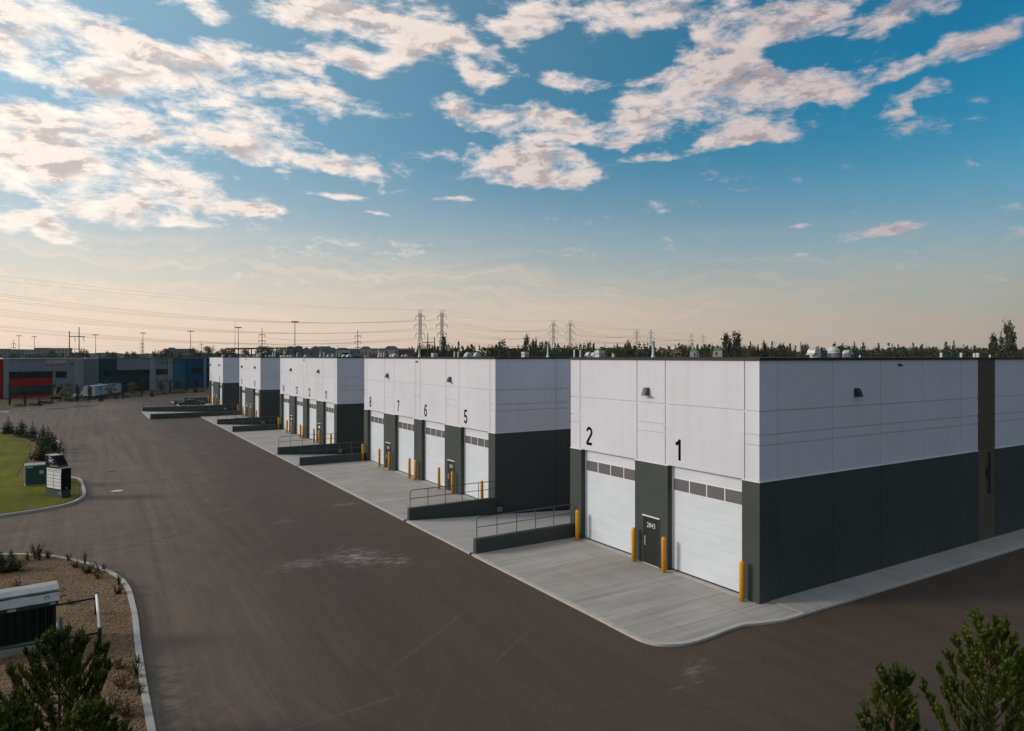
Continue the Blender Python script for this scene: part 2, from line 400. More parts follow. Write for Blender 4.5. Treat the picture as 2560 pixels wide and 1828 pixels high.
def concrete(name, a, c, along='X', joints=True, fresh=0.0):
    m, q, b = new_mat(name); p = geo(q); sp = q.n('ShaderNodeSeparateXYZ'); q.l(p, sp.inputs[0]); x, y, z = sp.outputs
    st = noise(q, p, 1.0, 8.0, .68, (.13, 2.6, 1) if along == 'X' else (2.6, .13, 1), .5)
    st2 = noise(q, p, 1.0, 6.0, .65, (.30, 11.0, 1) if along == 'X' else (11.0, .30, 1), .2)
    bl = noise(q, p, .35, 5.0, .6)
    f = q.m('ADD', q.m('ADD', q.m('MULTIPLY', st, .6), q.m('MULTIPLY', st2, .25)), q.m('MULTIPLY', bl, .35))
    col = q.mix(q.mr(f, .46, .76, 0, 1, False), a, c)
    g = noise(q, p, 40, 3.0, .6)
    col = q.mix(q.mr(g, .45, .8, 0, .25, False), col, scl(a, .6))
    warm = noise(q, p, .22, 4.0, .6)
    col = q.mix(q.mr(warm, .5, .72, 0, .5, False), col, (.33, .28, .215))
    if joints:
        for v, per, off in ((x, 3.05, 1.46), (y, 4.1, .3)):
            fr = q.m('FRACT', q.m('DIVIDE', q.m('ADD', v, off), per))
            ln = q.m('LESS_THAN', q.m('ABSOLUTE', q.m('SUBTRACT', fr, .5)), .0045)
            col = q.mix(q.m('MULTIPLY', ln, .55), col, (.10, .09, .085))
    q.l(col, b.inputs['Base Color']); b.inputs['Roughness'].default_value = .85; b.inputs['Specular IOR Level'].default_value = .25
    bump(q, b, q.m('ADD', st2, g), .12, .01)
    return m
M['apron'] = concrete('broomed_concrete', (.25, .235, .22), (.42, .395, .37))
M['walk'] = concrete('sidewalk_concrete', (.27, .255, .24), (.40, .38, .36), 'Y')
M['ramp'] = concrete('ramp_concrete', (.34, .33, .32), (.42, .41, .40), 'X', False)
M['kerb'] = paint('kerb_concrete', (.40, .375, .35), .85, .14, 2.5, spec=.2)
M['pad'] = paint('pad_concrete', (.27, .25, .215), .9, .15, 2.0, spec=.2)

def asphalt():
    m, q, b = new_mat('asphalt'); p = geo(q); sp = q.n('ShaderNodeSeparateXYZ'); q.l(p, sp.inputs[0]); x, y, z = sp.outputs
    big = noise(q, p, .05, 5.0, .6); mid = noise(q, p, .35, 6.0, .62)
    # traffic runs along the lane in front of the docks: streaks drawn out along Y and swung at the ends
    rot = q.n('ShaderNodeMapping'); q.l(p, rot.inputs[0]); rot.inputs['Rotation'].default_value = (0, 0, R(-7)); rot.inputs['Scale'].default_value = (.95, .035, 1)
    s1 = q.n('ShaderNodeTexNoise', i_Scale=1.0, i_Detail=8.0, i_Roughness=.66, i_Distortion=1.3); q.l(rot.outputs[0], s1.inputs['Vector'])
    rot2 = q.n('ShaderNodeMapping'); q.l(p, rot2.inputs[0]); rot2.inputs['Rotation'].default_value = (0, 0, R(28)); rot2.inputs['Scale'].default_value = (1.6, .06, 1)
    s2 = q.n('ShaderNodeTexNoise', i_Scale=1.0, i_Detail=7.0, i_Roughness=.66, i_Distortion=1.8); q.l(rot2.outputs[0], s2.inputs['Vector'])
    rot3 = q.n('ShaderNodeMapping'); q.l(p, rot3.inputs[0]); rot3.inputs['Rotation'].default_value = (0, 0, R(-62)); rot3.inputs['Scale'].default_value = (1.4, .05, 1)
    s3 = q.n('ShaderNodeTexNoise', i_Scale=1.0, i_Detail=7.0, i_Roughness=.66, i_Distortion=1.8); q.l(rot3.outputs[0], s3.inputs['Vector'])
    f = q.m('ADD', q.m('MULTIPLY', big, .55), q.m('MULTIPLY', mid, .45))
    c = q.mix(q.mr(f, .32, .68, 0, 1, False), ASP_D, ASP_L)
    c = q.mix(q.mr(s1.outputs[0], .50, .72, 0, .5, False), c, scl(ASP_L, 1.45))
    c = q.mix(q.mr(s1.outputs[0], .50, .32, 0, .6, False), c, scl(ASP_D, .60))
    c = q.mix(q.mr(s2.outputs[0], .58, .80, 0, .5, False), c, scl(ASP_L, 1.6))
    c = q.mix(q.mr(s3.outputs[0], .60, .80, 0, .45, False), c, scl(ASP_L, 1.5))
    rot4 = q.n('ShaderNodeMapping'); q.l(p, rot4.inputs[0]); rot4.inputs['Rotation'].default_value = (0, 0, R(-3)); rot4.inputs['Scale'].default_value = (3.4, .045, 1)
    s4 = q.n('ShaderNodeTexNoise', i_Scale=1.0, i_Detail=6.0, i_Roughness=.7, i_Distortion=.9); q.l(rot4.outputs[0], s4.inputs['Vector'])
    c = q.mix(q.mr(s4.outputs[0], .60, .82, 0, .75, False), c, scl(ASP_L, 1.7))
    def arcs(cx, cy, r0, r1, amt, seed):
        nonlocal c
        dx, dy = q.m('SUBTRACT', x, cx), q.m('SUBTRACT', y, cy)
        rr = q.m('SQRT', q.m('ADD', q.m('MULTIPLY', dx, dx), q.m('MULTIPLY', dy, dy))); an = q.m('ARCTAN2', dx, dy)
        v = q.n('ShaderNodeCombineXYZ'); q.l(q.m('MULTIPLY', q.m('ADD', rr, q.m('MULTIPLY', mid, 1.2)), 1.5), v.inputs[0]); q.l(q.m('MULTIPLY', an, 1.3), v.inputs[1]); v.inputs[2].default_value = seed
        nz = q.n('ShaderNodeTexNoise', i_Scale=1.0, i_Detail=7.0, i_Roughness=.7, i_Distortion=.5); q.l(v.outputs[0], nz.inputs['Vector'])
        band = q.m('MULTIPLY', q.mr(rr, r0, r0+2.5), q.mr(rr, r1-6, r1, 1, 0))
        c = q.mix(q.m('MULTIPLY', band, q.mr(nz.outputs[0], .53, .74, 0, amt, False)), c, scl(ASP_L, 1.5))
        c = q.mix(q.m('MULTIPLY', band, q.mr(nz.outputs[0], .46, .28, 0, amt, False)), c, scl(ASP_D, .55))
    arcs(24.0, 24.0, 7.0, 26.0, .55, 3.0); arcs(-6.0, 58.0, 6.5, 24.0, .5, 7.0); arcs(-8.0, 30.0, 10.0, 30.0, .4, 11.0)
    # newer, darker mat by the docks and corner, vignette darkening painted into it
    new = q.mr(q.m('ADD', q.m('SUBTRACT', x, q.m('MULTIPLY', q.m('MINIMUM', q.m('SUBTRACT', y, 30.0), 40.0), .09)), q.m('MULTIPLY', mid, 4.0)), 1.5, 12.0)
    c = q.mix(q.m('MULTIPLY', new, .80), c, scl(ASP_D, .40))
    # lime / drywall dust spills with their own outlines
    def spill(cx, cy, rx, ry, rz, amt, col=(.42, .38, .34), sc=3.6):
        nonlocal c
        mp = q.n('ShaderNodeMapping', vector_type='TEXTURE'); q.l(p, mp.inputs[0]); mp.inputs['Location'].default_value = (cx, cy, 0)
        mp.inputs['Rotation'].default_value = (0, 0, R(rz)); mp.inputs['Scale'].default_value = (rx, ry, 100)
        g = q.n('ShaderNodeTexGradient', gradient_type='SPHERICAL'); q.l(mp.outputs[0], g.inputs[0])
        nn = noise(q, p, sc, 10.0, .74, (.55, 1.5, 1), .3)
        k = q.m('MULTIPLY', q.mr(q.m('ADD', nn, q.m('MULTIPLY', g.outputs['Fac'], .22)), .60, .80, 0, amt), q.mr(g.outputs['Fac'], .0, .35))
        c = q.mix(k, c, col)
    for a in SPILLS: spill(*a)
    for a in SEAMS:                      # saw cuts and paving joints
        (x0, y0), (x1, y1), wd, amt, colr = a
        L = math.hypot(x1-x0, y1-y0); ux, uy = (x1-x0)/L, (y1-y0)/L
        wob = q.m('MULTIPLY', q.m('SUBTRACT', mid, .5), .5)
        dd = q.m('ADD', q.m('ADD', q.m('MULTIPLY', x, -uy), q.m('MULTIPLY', y, ux)), uy*x0-ux*y0)
        tt = q.m('ADD', q.m('ADD', q.m('MULTIPLY', x, ux), q.m('MULTIPLY', y, uy)), -(ux*x0+uy*y0))
        k = q.m('MULTIPLY', q.mr(q.m('ABSOLUTE', q.m('ADD', dd, wob)), wd*.4, wd, 1, 0), q.m('MULTIPLY', q.mr(tt, 0, .6), q.mr(tt, L-.6, L, 1, 0)))
        c = q.mix(q.m('MULTIPLY', k, amt), c, colr)
    g = noise(q, p, 26, 4.0, .7)
    c = q.mix(q.mr(g, .3, .75, .0, .35, False), c, scl(ASP_L, 1.25))
    q.l(c, b.inputs['Base Color']); q.l(q.mr(mid, .3, .7, .66, .82, False), b.inputs['Roughness']); b.inputs['Specular IOR Level'].default_value = .32
    bump(q, b, g, .35, .012)
    return m
ASP_D, ASP_L = (.058, .038, .027), (.156, .107, .077)
SPILLS = [(11.6, 32.9, 2.6, 3.4, 20, .55), (8.9, 33.3, 2.6, 1.5, 0, .38), (13.0, 31.2, 1.6, 1.2, 60, .3), (14.6, 45.2, 2.0, 1.0, 0, .6, (.33,.26,.18)), (10.2, 42.5, 1.8, 1.2, 0, .3, (.3,.24,.18)),
          (2.1, 22.6, 1.5, 5.0, 4, .6, (.18,.145,.115)), (4.0, 70, 3.0, 6.0, 0, .35, (.2,.16,.12)), (-3, 47, 6, 1.5, 0, .35, (.2,.16,.12)), (16.2, 15.4, 2.0, .8, 20, .22)]
SEAMS = [((8.0, 20.5), (12.6, 23.7), .06, .22, (.17,.14,.12)), ((11.0, 19.0), (14.2, 21.2), .06, .18, (.17,.14,.12)), ((2.5, 61.5), (16.4, 64.0), .22, .7, (.028,.024,.022)),
         ((4.6, 40), (16.4, 42.5), .08, .3, (.03,.026,.024)), ((-9, 46), (5, 45.2), .1, .3, (.15,.12,.1)), ((3.2, 18.6), (8.2, 18.9), .05, .25, (.2,.17,.14))]
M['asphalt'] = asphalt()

def gravel():
    m, q, b = new_mat('gravel_mulch'); p = geo(q)
    v = q.n('ShaderNodeTexVoronoi', i_Scale=13.0); q.l(p, v.inputs['Vector'])
    n = noise(q, p, .8, 5.0, .6)
    c = q.mix(v.outputs['Color'], (.05, .032, .018), (.32, .215, .13))
    c2 = q.mix(q.mr(n, .35, .7, 0, .6, False), c, (.125, .075, .04))
    q.l(c2, b.inputs['Base Color']); b.inputs['Roughness'].default_value = .95; b.inputs['Specular IOR Level'].default_value = .1
    bump(q, b, v.outputs['Distance'], 1.0, .05)
    return m
M['gravel'] = gravel()
def lawn():
    m, q, b = new_mat('mown_grass'); p = geo(q)
    st = noise(q, p, 1.0, 5.0, .6, (.5, .09, 1)); f = noise(q, p, 9, 6.0, .75); g = noise(q, p, .3, 3.0)
    c = q.mix(q.mr(q.m('ADD', q.m('MULTIPLY', st, .6), q.m('MULTIPLY', g, .4)), .38, .62, 0, 1, False), (.082, .092, .003), (.185, .180, .008))
    c = q.mix(q.mr(f, .3, .75, 0, .55, False), c, (.045, .050, .005))
    q.l(c, b.inputs['Base Color']); b.inputs['Roughness'].default_value = .9; b.inputs['Specular IOR Level'].default_value = .12
    bump(q, b, f, .8, .06)
    return m
M['lawn'] = lawn()
def soil():
    m, q, b = new_mat('bare_soil_and_weeds'); p = geo(q)
    a = noise(q, p, .16, 6.0, .65); f = noise(q, p, 1.6, 8.0, .7)
    c = q.mix(q.mr(a, .4, .6, 0, 1, False), (.075, .052, .034), (.13, .095, .06))
    c = q.mix(q.mr(f, .45, .72, 0, .7, False), c, (.055, .052, .022))
    q.l(c, b.inputs['Base Color']); b.inputs['Roughness'].default_value = .95; b.inputs['Specular IOR Level'].default_value = .1
    bump(q, b, f, .9, .2)
    return m
M['soil'] = soil()
M['spruce'] = leaf('spruce_needles', (.012, .026, .020), (.034, .054, .034), 1.2)
M['spruceg'] = leaf('young_spruce_needles', (.016, .030, .010), (.048, .060, .014), 1.5)
M['pine'] = leaf('pine_needles', (.030, .066, .006), (.125, .160, .013), 2.0)
M['decid'] = leaf('broad_leaves', (.022, .034, .012), (.060, .066, .022), .5)
M['poplar'] = leaf('poplar_leaves', (.020, .030, .014), (.058, .062, .026), .5)
M['autumn'] = leaf('turning_leaves', (.055, .040, .015), (.11, .085, .028), .8)
M['shrub'] = leaf('shrub_leaves', (.025, .034, .010), (.065, .072, .018), 2)
M['dryweed'] = leaf('dry_weed', (.10, .05, .018), (.17, .10, .035), 4)
M['farwood'] = leaf('far_wood_leaves', (.018, .026, .015), (.042, .048, .025), .06)
M['hill'] = paint('far_hill_woods', (.045, .060, .055), .95, .3, .02)
def facade(name, col, var=.1, stain=.5):
    m, q, b = new_mat(name); p = geo(q)
    a = noise(q, p, .35, 6.0, .65, (1, 1, .6)); d = noise(q, p, 1.2, 5.0, .6, (1, 1, .15))
    c = q.mix(q.mr(a, .35, .65, 0, 1, False), scl(col, 1-var), scl(col, 1+var))
    c = q.mix(q.mr(d, .55, .8, 0, stain, False), c, scl(col, .6))
    q.l(c, b.inputs['Base Color']); b.inputs['Roughness'].default_value = .8; b.inputs['Specular IOR Level'].default_value = .2
    return m
M['fgrey'] = facade('grey_precast', (.27, .255, .255)); M['fgrey2'] = facade('pale_precast', (.33, .315, .31)); M['fgrey3'] = facade('brown_grey_precast', (.19, .178, .165), .05, .2)
M['fred'] = facade('red_panel', (.40, .008, .014), .08, .2); M['fred2'] = facade('orange_red_panel', (.36, .014, .010), .08, .2)
M['fgreen'] = facade('deep_green_panel', (.010, .050, .055), .1, .2); M['fteal'] = facade('teal_panel', (.03, .14, .17), .08, .2); M['fblue'] = facade('blue_panel', (.008, .065, .14), .1, .2)
M['trim'] = paint('pale_roof_trim', (.62, .55, .48), .5, .05)
M['bannerw'] = paint('banner_white', (.50, .46, .48), .6, .04); M['bannerr'] = paint('banner_red', (.42, .01, .03), .6, .05); M['bannerb'] = paint('banner_blue', (.02, .05, .22), .6, .05)
M['houseroof'] = paint('slate_shingles', (.045, .055, .065), .9, .2, .6); M['roofbrown'] = paint('brown_shingles', (.060, .048, .045), .9, .2, .6)
M['siding'] = paint('grey_siding', (.13, .15, .165), .8, .12, .5); M['sidingp'] = paint('pale_siding', (.36, .36, .35), .8, .1, .5); M['sidingr'] = paint('red_brown_siding', (.12, .055, .055), .8, .15, .5)
M['brick'] = paint('pink_brick', (.33, .19, .15), .85, .12, .8); M['greenroof'] = paint('green_metal_roof', (.05, .17, .08), .5, .1); M['trimw'] = paint('white_trim', (.5, .5, .5), .6, .05)
M['gantry'] = paint('painted_steel_frame', (.018, .028, .032), .6, .15)
M['block'] = paint('grey_block_wall', (.16, .175, .19), .8, .1, .4); M['blockp'] = paint('pale_block_wall', (.30, .29, .28), .8, .1, .4)

# ---------------------------------------------------------------- the ground
def kerb_strip(mb, pts, w, z0, z1, closed=False):
    n = len(pts); L = []; Rr = []
    for i in range(n):
        a = Vector(pts[max(i-1, 0)][:2]); b = Vector(pts[min(i+1, n-1)][:2]); d = (b-a).normalized(); nx = Vector((-d.y, d.x))
        p = Vector(pts[i][:2]); L.append(p + nx*w); Rr.append(p - nx*.02)
    for i in range(n-1):
        mb.prism([Rr[i], Rr[i+1], L[i+1], L[i]], z0, z1)
    return mb
def smooth_line(pts, k=4):
    out = []
    n = len(pts)
    for i in range(n-1):
        p0 = Vector(pts[max(i-1, 0)]); p1 = Vector(pts[i]); p2 = Vector(pts[i+1]); p3 = Vector(pts[min(i+2, n-1)])
        for j in range(k):
            t = j/k
            out.append(tuple(.5*((2*p1)+(p2-p0)*t+(2*p0-5*p1+4*p2-p3)*t*t+(3*p1-p0-3*p2+p3)*t**3)))
    out.append(tuple(pts[-1])); return out

ZA = -.07                                                     # top of the asphalt; the docks stand at 0
g = MB(); N = 48
g.add([(0, 0, -2.3)] + [(3340*math.cos(2*math.pi*i/N), 3340*math.sin(2*math.pi*i/N), -2.3) for i in range(N)], [(0, i+1, (i+1) % N+1) for i in range(N)])
struct(g.build('ground', M['soil']))
asp = [(-170,-45),(130,-45),(130,17.5),(20,17.5),(20,29),(16.75,29),(16.75,123.2),(9.25,123.2),(9.25,140.4),(16.75,140.4),(16.75,168),(70,168),(70,235),(-170,235)]
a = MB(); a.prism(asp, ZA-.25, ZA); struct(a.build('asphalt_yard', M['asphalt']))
FK = [(-40, 114), (-24.5, 141), (-13.1, 160.5), (-6.5, 173.5), (-.7, 181.2), (8, 187.6), (19.4, 192.9), (27.2, 197.3), (46, 208.5), (75, 226)]
fk = smooth_line(FK, 4)
v = MB(); v.prism(fk + [(400, 420), (400, 900), (-400, 900), (-400, 114)], -.4, .07); struct(v.build('verge', M['soil']))
kb = MB(); kerb_strip(kb, fk, .16, -.3, .10); struct(kb.build('verge_kerb', M['kerb']))

corner = [(16.42,30.12),(16.42,20.3),(16.40,18.6),(16.46,17.85),(16.75,17.36),(17.34,17.04),(17.9,16.93),(18.8,16.95),(19.9,17.05),(20.63,17.03),(21.2,16.82),(22.2,16.56),(34.3,16.5),(72,16.4)]
cs = smooth_line(corner[1:12], 4); cs = [corner[0]] + cs + corner[12:]
ap = MB(); ap.prism(cs + [(72,18.3),(23.3,18.3),(23.3,30.3),(16.42,30.3)][0:], -.3, 0.0); struct(ap.build('concrete_apron', M['apron']))
sw = MB(); sw.prism([(23.4,16.62),(34.3,16.62),(71.9,16.52),(71.9,18.12),(23.4,18.12)], -.05, .03); struct(sw.build('sidewalk', M['walk']))
ke = MB(); kerb_strip(ke, cs, .17, -.28, .014)
for (y0, y1, x0) in ((38.75,62.87,16.42),(71.47,95.7,16.42),(108.1,123.2,16.42),(140.5,157.2,16.42)):
    q_ = MB(); q_.box(x0, y0, -.3, 23.3, y1, 0.0); struct(q_.build('concrete_apron', M['apron']))
    ke.box(x0-.025, y0, -.28, x0+.15, y1, .014)
RAMPS = [(30.47,38.47,16.6,36.9),(63.17,71.2,16.6,36.9),(96.03,107.8,16.6,36.9),(123.5,140.2,9.17,36.9),(157.5,168,16.6,30)]
for (y0, y1, x0, x1) in RAMPS:
    r_ = MB(); r_.prism([(x0-.17,y0),(x0,y0),(x1,y0),(x1,y1),(x0,y1),(x0-.17,y1)], -2.2, [0,0,-1.3,-1.3,0,0]); struct(r_.build('dock_ramp', M['ramp']))
    ke.box(x0-.19, y0, -.28, x0-.02, y1, .014)
struct(ke.build('apron_kerb', M['kerb']))

# ---------------------------------------------------------------- the warehouse
XF = 22.8; ZT = 9.68; ZB = 4.82
Z1, Z2, Z3 = 7.61, 6.67, 6.25
WH = thing('warehouse', 'long modern warehouse of stepped white and charcoal bays with numbered white overhead doors', 'warehouse', (22.8, 18.15, 0), world=True)
def arc(cx, cy, rx, ry, a0, a1, n=10):
    return [(cx+rx*math.cos(R(a0+(a1-a0)*i/n)), cy+ry*math.sin(R(a0+(a1-a0)*i/n))) for i in range(n+1)]
GLY = {
 '1': [[(.33,1),(.33,0)], [(.33,.93),(.22,.82),(.08,.75)]],
 '2': [arc(.27,.72,.20,.215,170,-35,12)+[(.08,.13),(.075,.07)], [(.02,.065),(.50,.065)]],
 '3': [arc(.25,.735,.19,.20,165,-75,10)+[(.2,.52)], [(.2,.52)]+arc(.25,.285,.205,.225,75,-165,10)],
 '4': [[(.37,0),(.37,.97)], [(.35,.93),(.055,.30)], [(.0,.27),(.52,.27)]],
 '5': [[(.48,.935),(.13,.935)], [(.13,.99),(.085,.50)], [(.085,.53)]+arc(.26,.31,.205,.25,130,-165,14)],
 '6': [arc(.26,.31,.20,.25,0,360,18), arc(.38,.45,.32,.49,178,100,8), arc(.30,.73,.17,.205,100,15,6)],
 '7': [[(.02,.935),(.50,.935)], [(.44,.90),(.30,.60),(.22,.30),(.19,0)]],
 '8': [arc(.26,.735,.165,.20,0,360,16), arc(.26,.285,.20,.22,0,360,16)],
 '9': [arc(.26,.69,.20,.25,0,360,18), arc(.14,.55,.32,.49,-2,-80,8), arc(.22,.27,.17,.205,-80,-165,6)],
}
def numeral(s, parent, o, u, w, h):
    mb = MB(); o, u, w = Vector(o), Vector(u), Vector(w); nn = u.cross(w); x = 0; hs = .080
    for ch in s:
        for k, pl in enumerate(GLY[ch]):
            L = []
            for i, p in enumerate(pl):
                a = Vector(pl[max(i-1, 0)]); b = Vector(pl[min(i+1, len(pl)-1)]); d = (b-a).normalized(); n2 = Vector((-d.y, d.x))*hs
                L.append((Vector(p)+n2, Vector(p)-n2))
            z = .0015*k
            for (a1, b1), (a2, b2) in zip(L[:-1], L[1:]):
                mb.add([tuple(o+u*((q.x+x)*h)+w*(q.y*h)+nn*z) for q in (b1, b2, a2, a1)], [(0, 1, 2, 3)])
        x += .50 if ch == '1' else .60
    return mb.build('unit_number', M['numeral'], parent)
BLOCKS = [
 dict(y=(18.15,30.62), j=[18.87,23.36,25.28,29.78], doors=[('1',18.97,23.18),('2',25.38,29.64)], man=[(23.72,24.76,'2843')], lamps=[24.3], left=1),
 dict(y=(38.8,63.4), j=[39.5,43.92,46.02,50.51,51.57,56.02,58.2,62.73], doors=[('5',39.64,43.55),('6',46.12,50.2),('7',51.7,55.7),('8',58.32,62.4)], man=[(44.54,45.54,'2839'),(56.68,57.7,'2835')], lamps=[45.0,57.15]),
 dict(y=(71.72,96.4), j=[72.46,76.87,79.1,83.45,84.8,89.1,91.35,95.86], doors=[('11',72.6,76.5),('12',79.2,83.1),('13',84.9,88.75),('14',91.45,95.5)], man=[(77.45,78.55,None),(89.7,90.75,None)], lamps=[78.0,90.2]),
 dict(y=(108.7,125.1), j=[109.6,113.9,116.9,120.0,124.4], doors=[('18',109.75,113.6),('19',120.1,124.1)], man=[(115.03,116.2,None),(118.04,119.2,None)], lamps=[112.0,122.3]),
 dict(y=(141.5,157.7), j=[142.4,146.6,149.7,152.9,157.0], doors=[('24',142.5,146.2),('25',153.0,156.7)], man=[(148.04,149.1,None),(150.75,151.9,None)], lamps=[145.0,155.6]),
]
SIDE_MAIN = [23.93,27.6,31.23,34.88,38.49,40.31]
G = .026
for bi, b in enumerate(BLOCKS):
    y0, y1 = b['y']
    up = MB(); lo = MB(); FLS = []; cp = MB()
    # upper wall: core plus panels parted by real reveals
    up.box(XF+.045, y0+.045, ZB, 36.9 if bi else 72, y1, ZT-.02)
    ys = [y0] + b['j'] + [y1]
    dy = [(d[1], d[2]) for d in b['doors']]
    for a0, a1 in zip(ys[:-1], ys[1:]):
        mid = (a0+a1)/2; isdoor = any(d0 < mid < d1 for d0, d1 in dy)
        zs = [ZB+.015, Z1, ZT-.03] if isdoor or (bi >= 3 and a1-a0 < 1) else [ZB+.015, Z3, Z2, Z1, ZT-.03]
        for za, zb in zip(zs[:-1], zs[1:]):
            up.box(XF, a0+(G if a0 > y0 else 0), za+(.034 if za > ZB+.1 else 0), XF+.05, a1-(G if a1 < y1 else 0), zb-(.034 if zb < ZT-.1 else 0))
    xs = [XF-.04] + (SIDE_MAIN if bi == 0 else [27.6, 32.3]) + ([] if bi == 0 else [36.85])
    spans = list(zip(xs[:-1], xs[1:]))
    if bi == 0:
        xs2 = [42.14, 45.8, 49.5, 53.2, 56.9, 60.6, 64.3, 68, 71.9]; spans += list(zip(xs2[:-1], xs2[1:]))
    for a0, a1 in spans:
        for za, zb in zip([ZB+.015, Z3, Z2, Z1], [Z3, Z2, Z1, ZT-.03]):
            up.box(max(a0+G*.7, XF+.055), y0, za+(.032 if za > ZB+.1 else 0), a1-G*.7, y0+.05, zb-(.032 if zb < ZT-.1 else 0))
        lo.box(a0+(G*.6 if a0 > XF else 0), y0-.04, -1.6 if bi else -.05, a1-G*.6, y0+.02, ZB-.02)
        f_ = MB(); f_.box(max(a0, XF-.055), y0-.055, ZB-.02, a1, y0+.020, ZB+.012); FLS.append(f_)
    lo.box(23.31, y0+.012, -1.9 if bi else -.1, 36.9 if bi else 72, y1-.01, ZB-.002)
    # piers between the door openings
    edges = [y0+.021] + [e for d in dy for e in d] + [y1]
    for a0, a1 in zip(edges[0::2], edges[1::2]):
        lo.box(XF-.04, a0, -.2, 23.31, a1, ZB-.02); f_ = MB(); f_.box(XF-.055, a0-.01, ZB-.02, XF+.044, a1+.01, ZB+.012); FLS.append(f_)
    cp.box(XF-.07, y0-.07, ZT-.03, 23.15, y1+.02, 9.765); cp.box(23.15, y0-.07, ZT-.03, 36.8 if bi else 72, y0+.28, 9.765); cp.box(23.15, y1-.3, ZT-.03, 36.9, y1+.02, 9.765)
    uo = up.build('upper_wall', M['white'], WH); lw = lo.build('lower_wall', M['charcoal'], WH); [f_.build('flashing', M['flash'], uo) for f_ in FLS]; cp.build('parapet_cap', M['cap'], WH)
    # overhead doors
    for (num, d0, d1) in b['doors']:
        xd = 23.06
        d = MB(); d.box(xd, d0-.02, .03, xd+.06, d1+.02, ZB)
        do = d.build('overhead_door', M['door'], WH)
        s_ = MB(); s_.box(xd-.018, d0, .0, xd-.001, d1, .075); s_.build('bottom_seal', M['seal'], do)
        t_ = MB(); t_.box(XF-.06, d0+.02, -.05, xd-.02, d1-.02, .022); t_.build('sill', M['kerb'], do)
        fr = MB(); w0, w1 = d0+.10, d1-.05; nn = 4; pw = (w1-w0-.05*(nn+1))/nn; zb, zt = 3.70, 4.24
        fr.box(xd-.022, w0, zb-.04, xd-.001, w1, zb); fr.box(xd-.022, w0, zt, xd-.001, w1, zt+.04)
        for k in range(nn+1):
            yk = w0+k*(pw+.05); fr.box(xd-.021, yk, zb, xd-.001, yk+.05, zt)
        fr.build('window_frame', M['flash'], do)
        for k in range(nn):
            yk = w0+.05+k*(pw+.05); p_ = MB(); p_.box(xd-.010, yk, zb, xd-.003, yk+pw, zt); p_.build('window_pane', M['pane'], do)
        for ya in (d1-.05, d0+.005): tr = MB(); tr.box(xd-.03, ya, .08, xd-.002, ya+.045, ZB-.05); tr.build('door_track', M['flash'], do)
        numeral(num, WH, (XF-.003, d1-.40, 5.13), (0,-1,0), (0,0,1), .95)
    for (m0, m1, num) in b['man']:
        xm = XF-.045
        d = MB(); d.box(xm-.012, m0, .02, xm+.02, m1, 2.22); do = d.build('entry_door', M['black'], WH)
        f = MB(); f.box(xm-.05, m0-.06, 2.24, xm+.01, m1+.06, 2.29); f.build('drip_cap', M['flash'], do)
        f = MB(); f.box(xm-.022, m0-.045, 0.0, xm+.01, m0-.004, 2.235); f.box(xm-.022, m1+.004, 0, xm+.01, m1+.045, 2.235); f.build('door_frame', M['charcoal'], do)
        f = MB(); f.box(xm-.03, m0, -.02, xm+.01, m1, .016); f.build('threshold', M['flash'], do)
        h = MB(); h.box(xm-.03, m1-.16, .86, xm-.012, m1-.09, 1.30); h.tube((xm-.07, m1-.125, .92), (xm-.07, m1-.125, 1.24), .014, n=8); h.tube((xm-.07, m1-.125, .92), (xm-.02, m1-.125, .92), .012); h.tube((xm-.07, m1-.125, 1.24), (xm-.02, m1-.125, 1.24), .012); h.build('handle', M['galv'], do)
        for z in (.3, 1.1, 1.95): h = MB(); h.box(xm-.022, m0-.003, z, xm-.012, m0+.02, z+.12); h.build('hinge', M['lamp'], do)
        if num: text(num, 'door_number', M['signwhite'], do, (xm-.014, m1-.24, 1.74), (0,-1,0), (0,0,1), .23, .56, .012, .003)
        else:
            h = MB(); h.box(xm-.017, m0+.2, 1.72, xm-.013, m1-.22, 1.98); h.build('door_number', M['signwhite'], do)
    for yl in b['lamps']:
        l = MB()
        l.frame_prism([(0,0),(.12,0),(.20,-.10),(.27,-.26),(.29,-.36),(.29,-.38),(0,-.38)], (XF-.001, yl+.12, 8.34), (-1,0,0), (0,0,1), 0, .24)
        lo_ = l.build('wall_lamp', M['lamp'], WH, bevel=.01)
        l = MB(); l.box(XF-.25, yl-.10, 7.945, XF-.06, yl+.10, 7.955); l.build('lens', M['lens'], lo_)
# main side wall: brown ribbed strip, lamp, linear fixture
st = MB(); st.box(40.325, 18.135, -.05, 42.125, 18.19, ZT-.03)
zz = ZB+.1
while zz < ZT-.1: st.box(40.328, 18.118, zz, 42.122, 18.14, zz+.05); zz += .10
st.build('cladding_strip', M['tan'], WH)
lf = MB(); lf.box(41.30, 18.0, 2.45, 41.38, 18.08, 4.72); lf.box(41.14, 18.03, 3.35, 41.34, 18.134, 3.85); lf.build('linear_lamp', M['black'], WH)
l = MB(); l.frame_prism([(0,0),(.12,0),(.20,-.10),(.27,-.26),(.29,-.36),(.29,-.38),(0,-.38)], (29.40, 18.149, 8.40), (0,-1,0), (0,0,1), 0, .24); l.build('wall_lamp', M['black'], WH, bevel=.01)
cam_ = MB(); cam_.tube((32.75, 18.14, 9.42), (32.75, 17.98, 9.38), .05, n=10); cam_.box(32.70, 18.13, 9.36, 32.80, 18.149, 9.48); cam_.build('security_camera', M['black'], WH)
for yc in (51.1, 84.3, 119):
    c_ = MB(); c_.tube((XF-.005, yc, 9.42), (XF-.17, yc, 9.38), .05, n=10); c_.box(XF-.02, yc-.05, 9.36, XF-.001, yc+.05, 9.48); c_.build('security_camera', M['black'], WH)
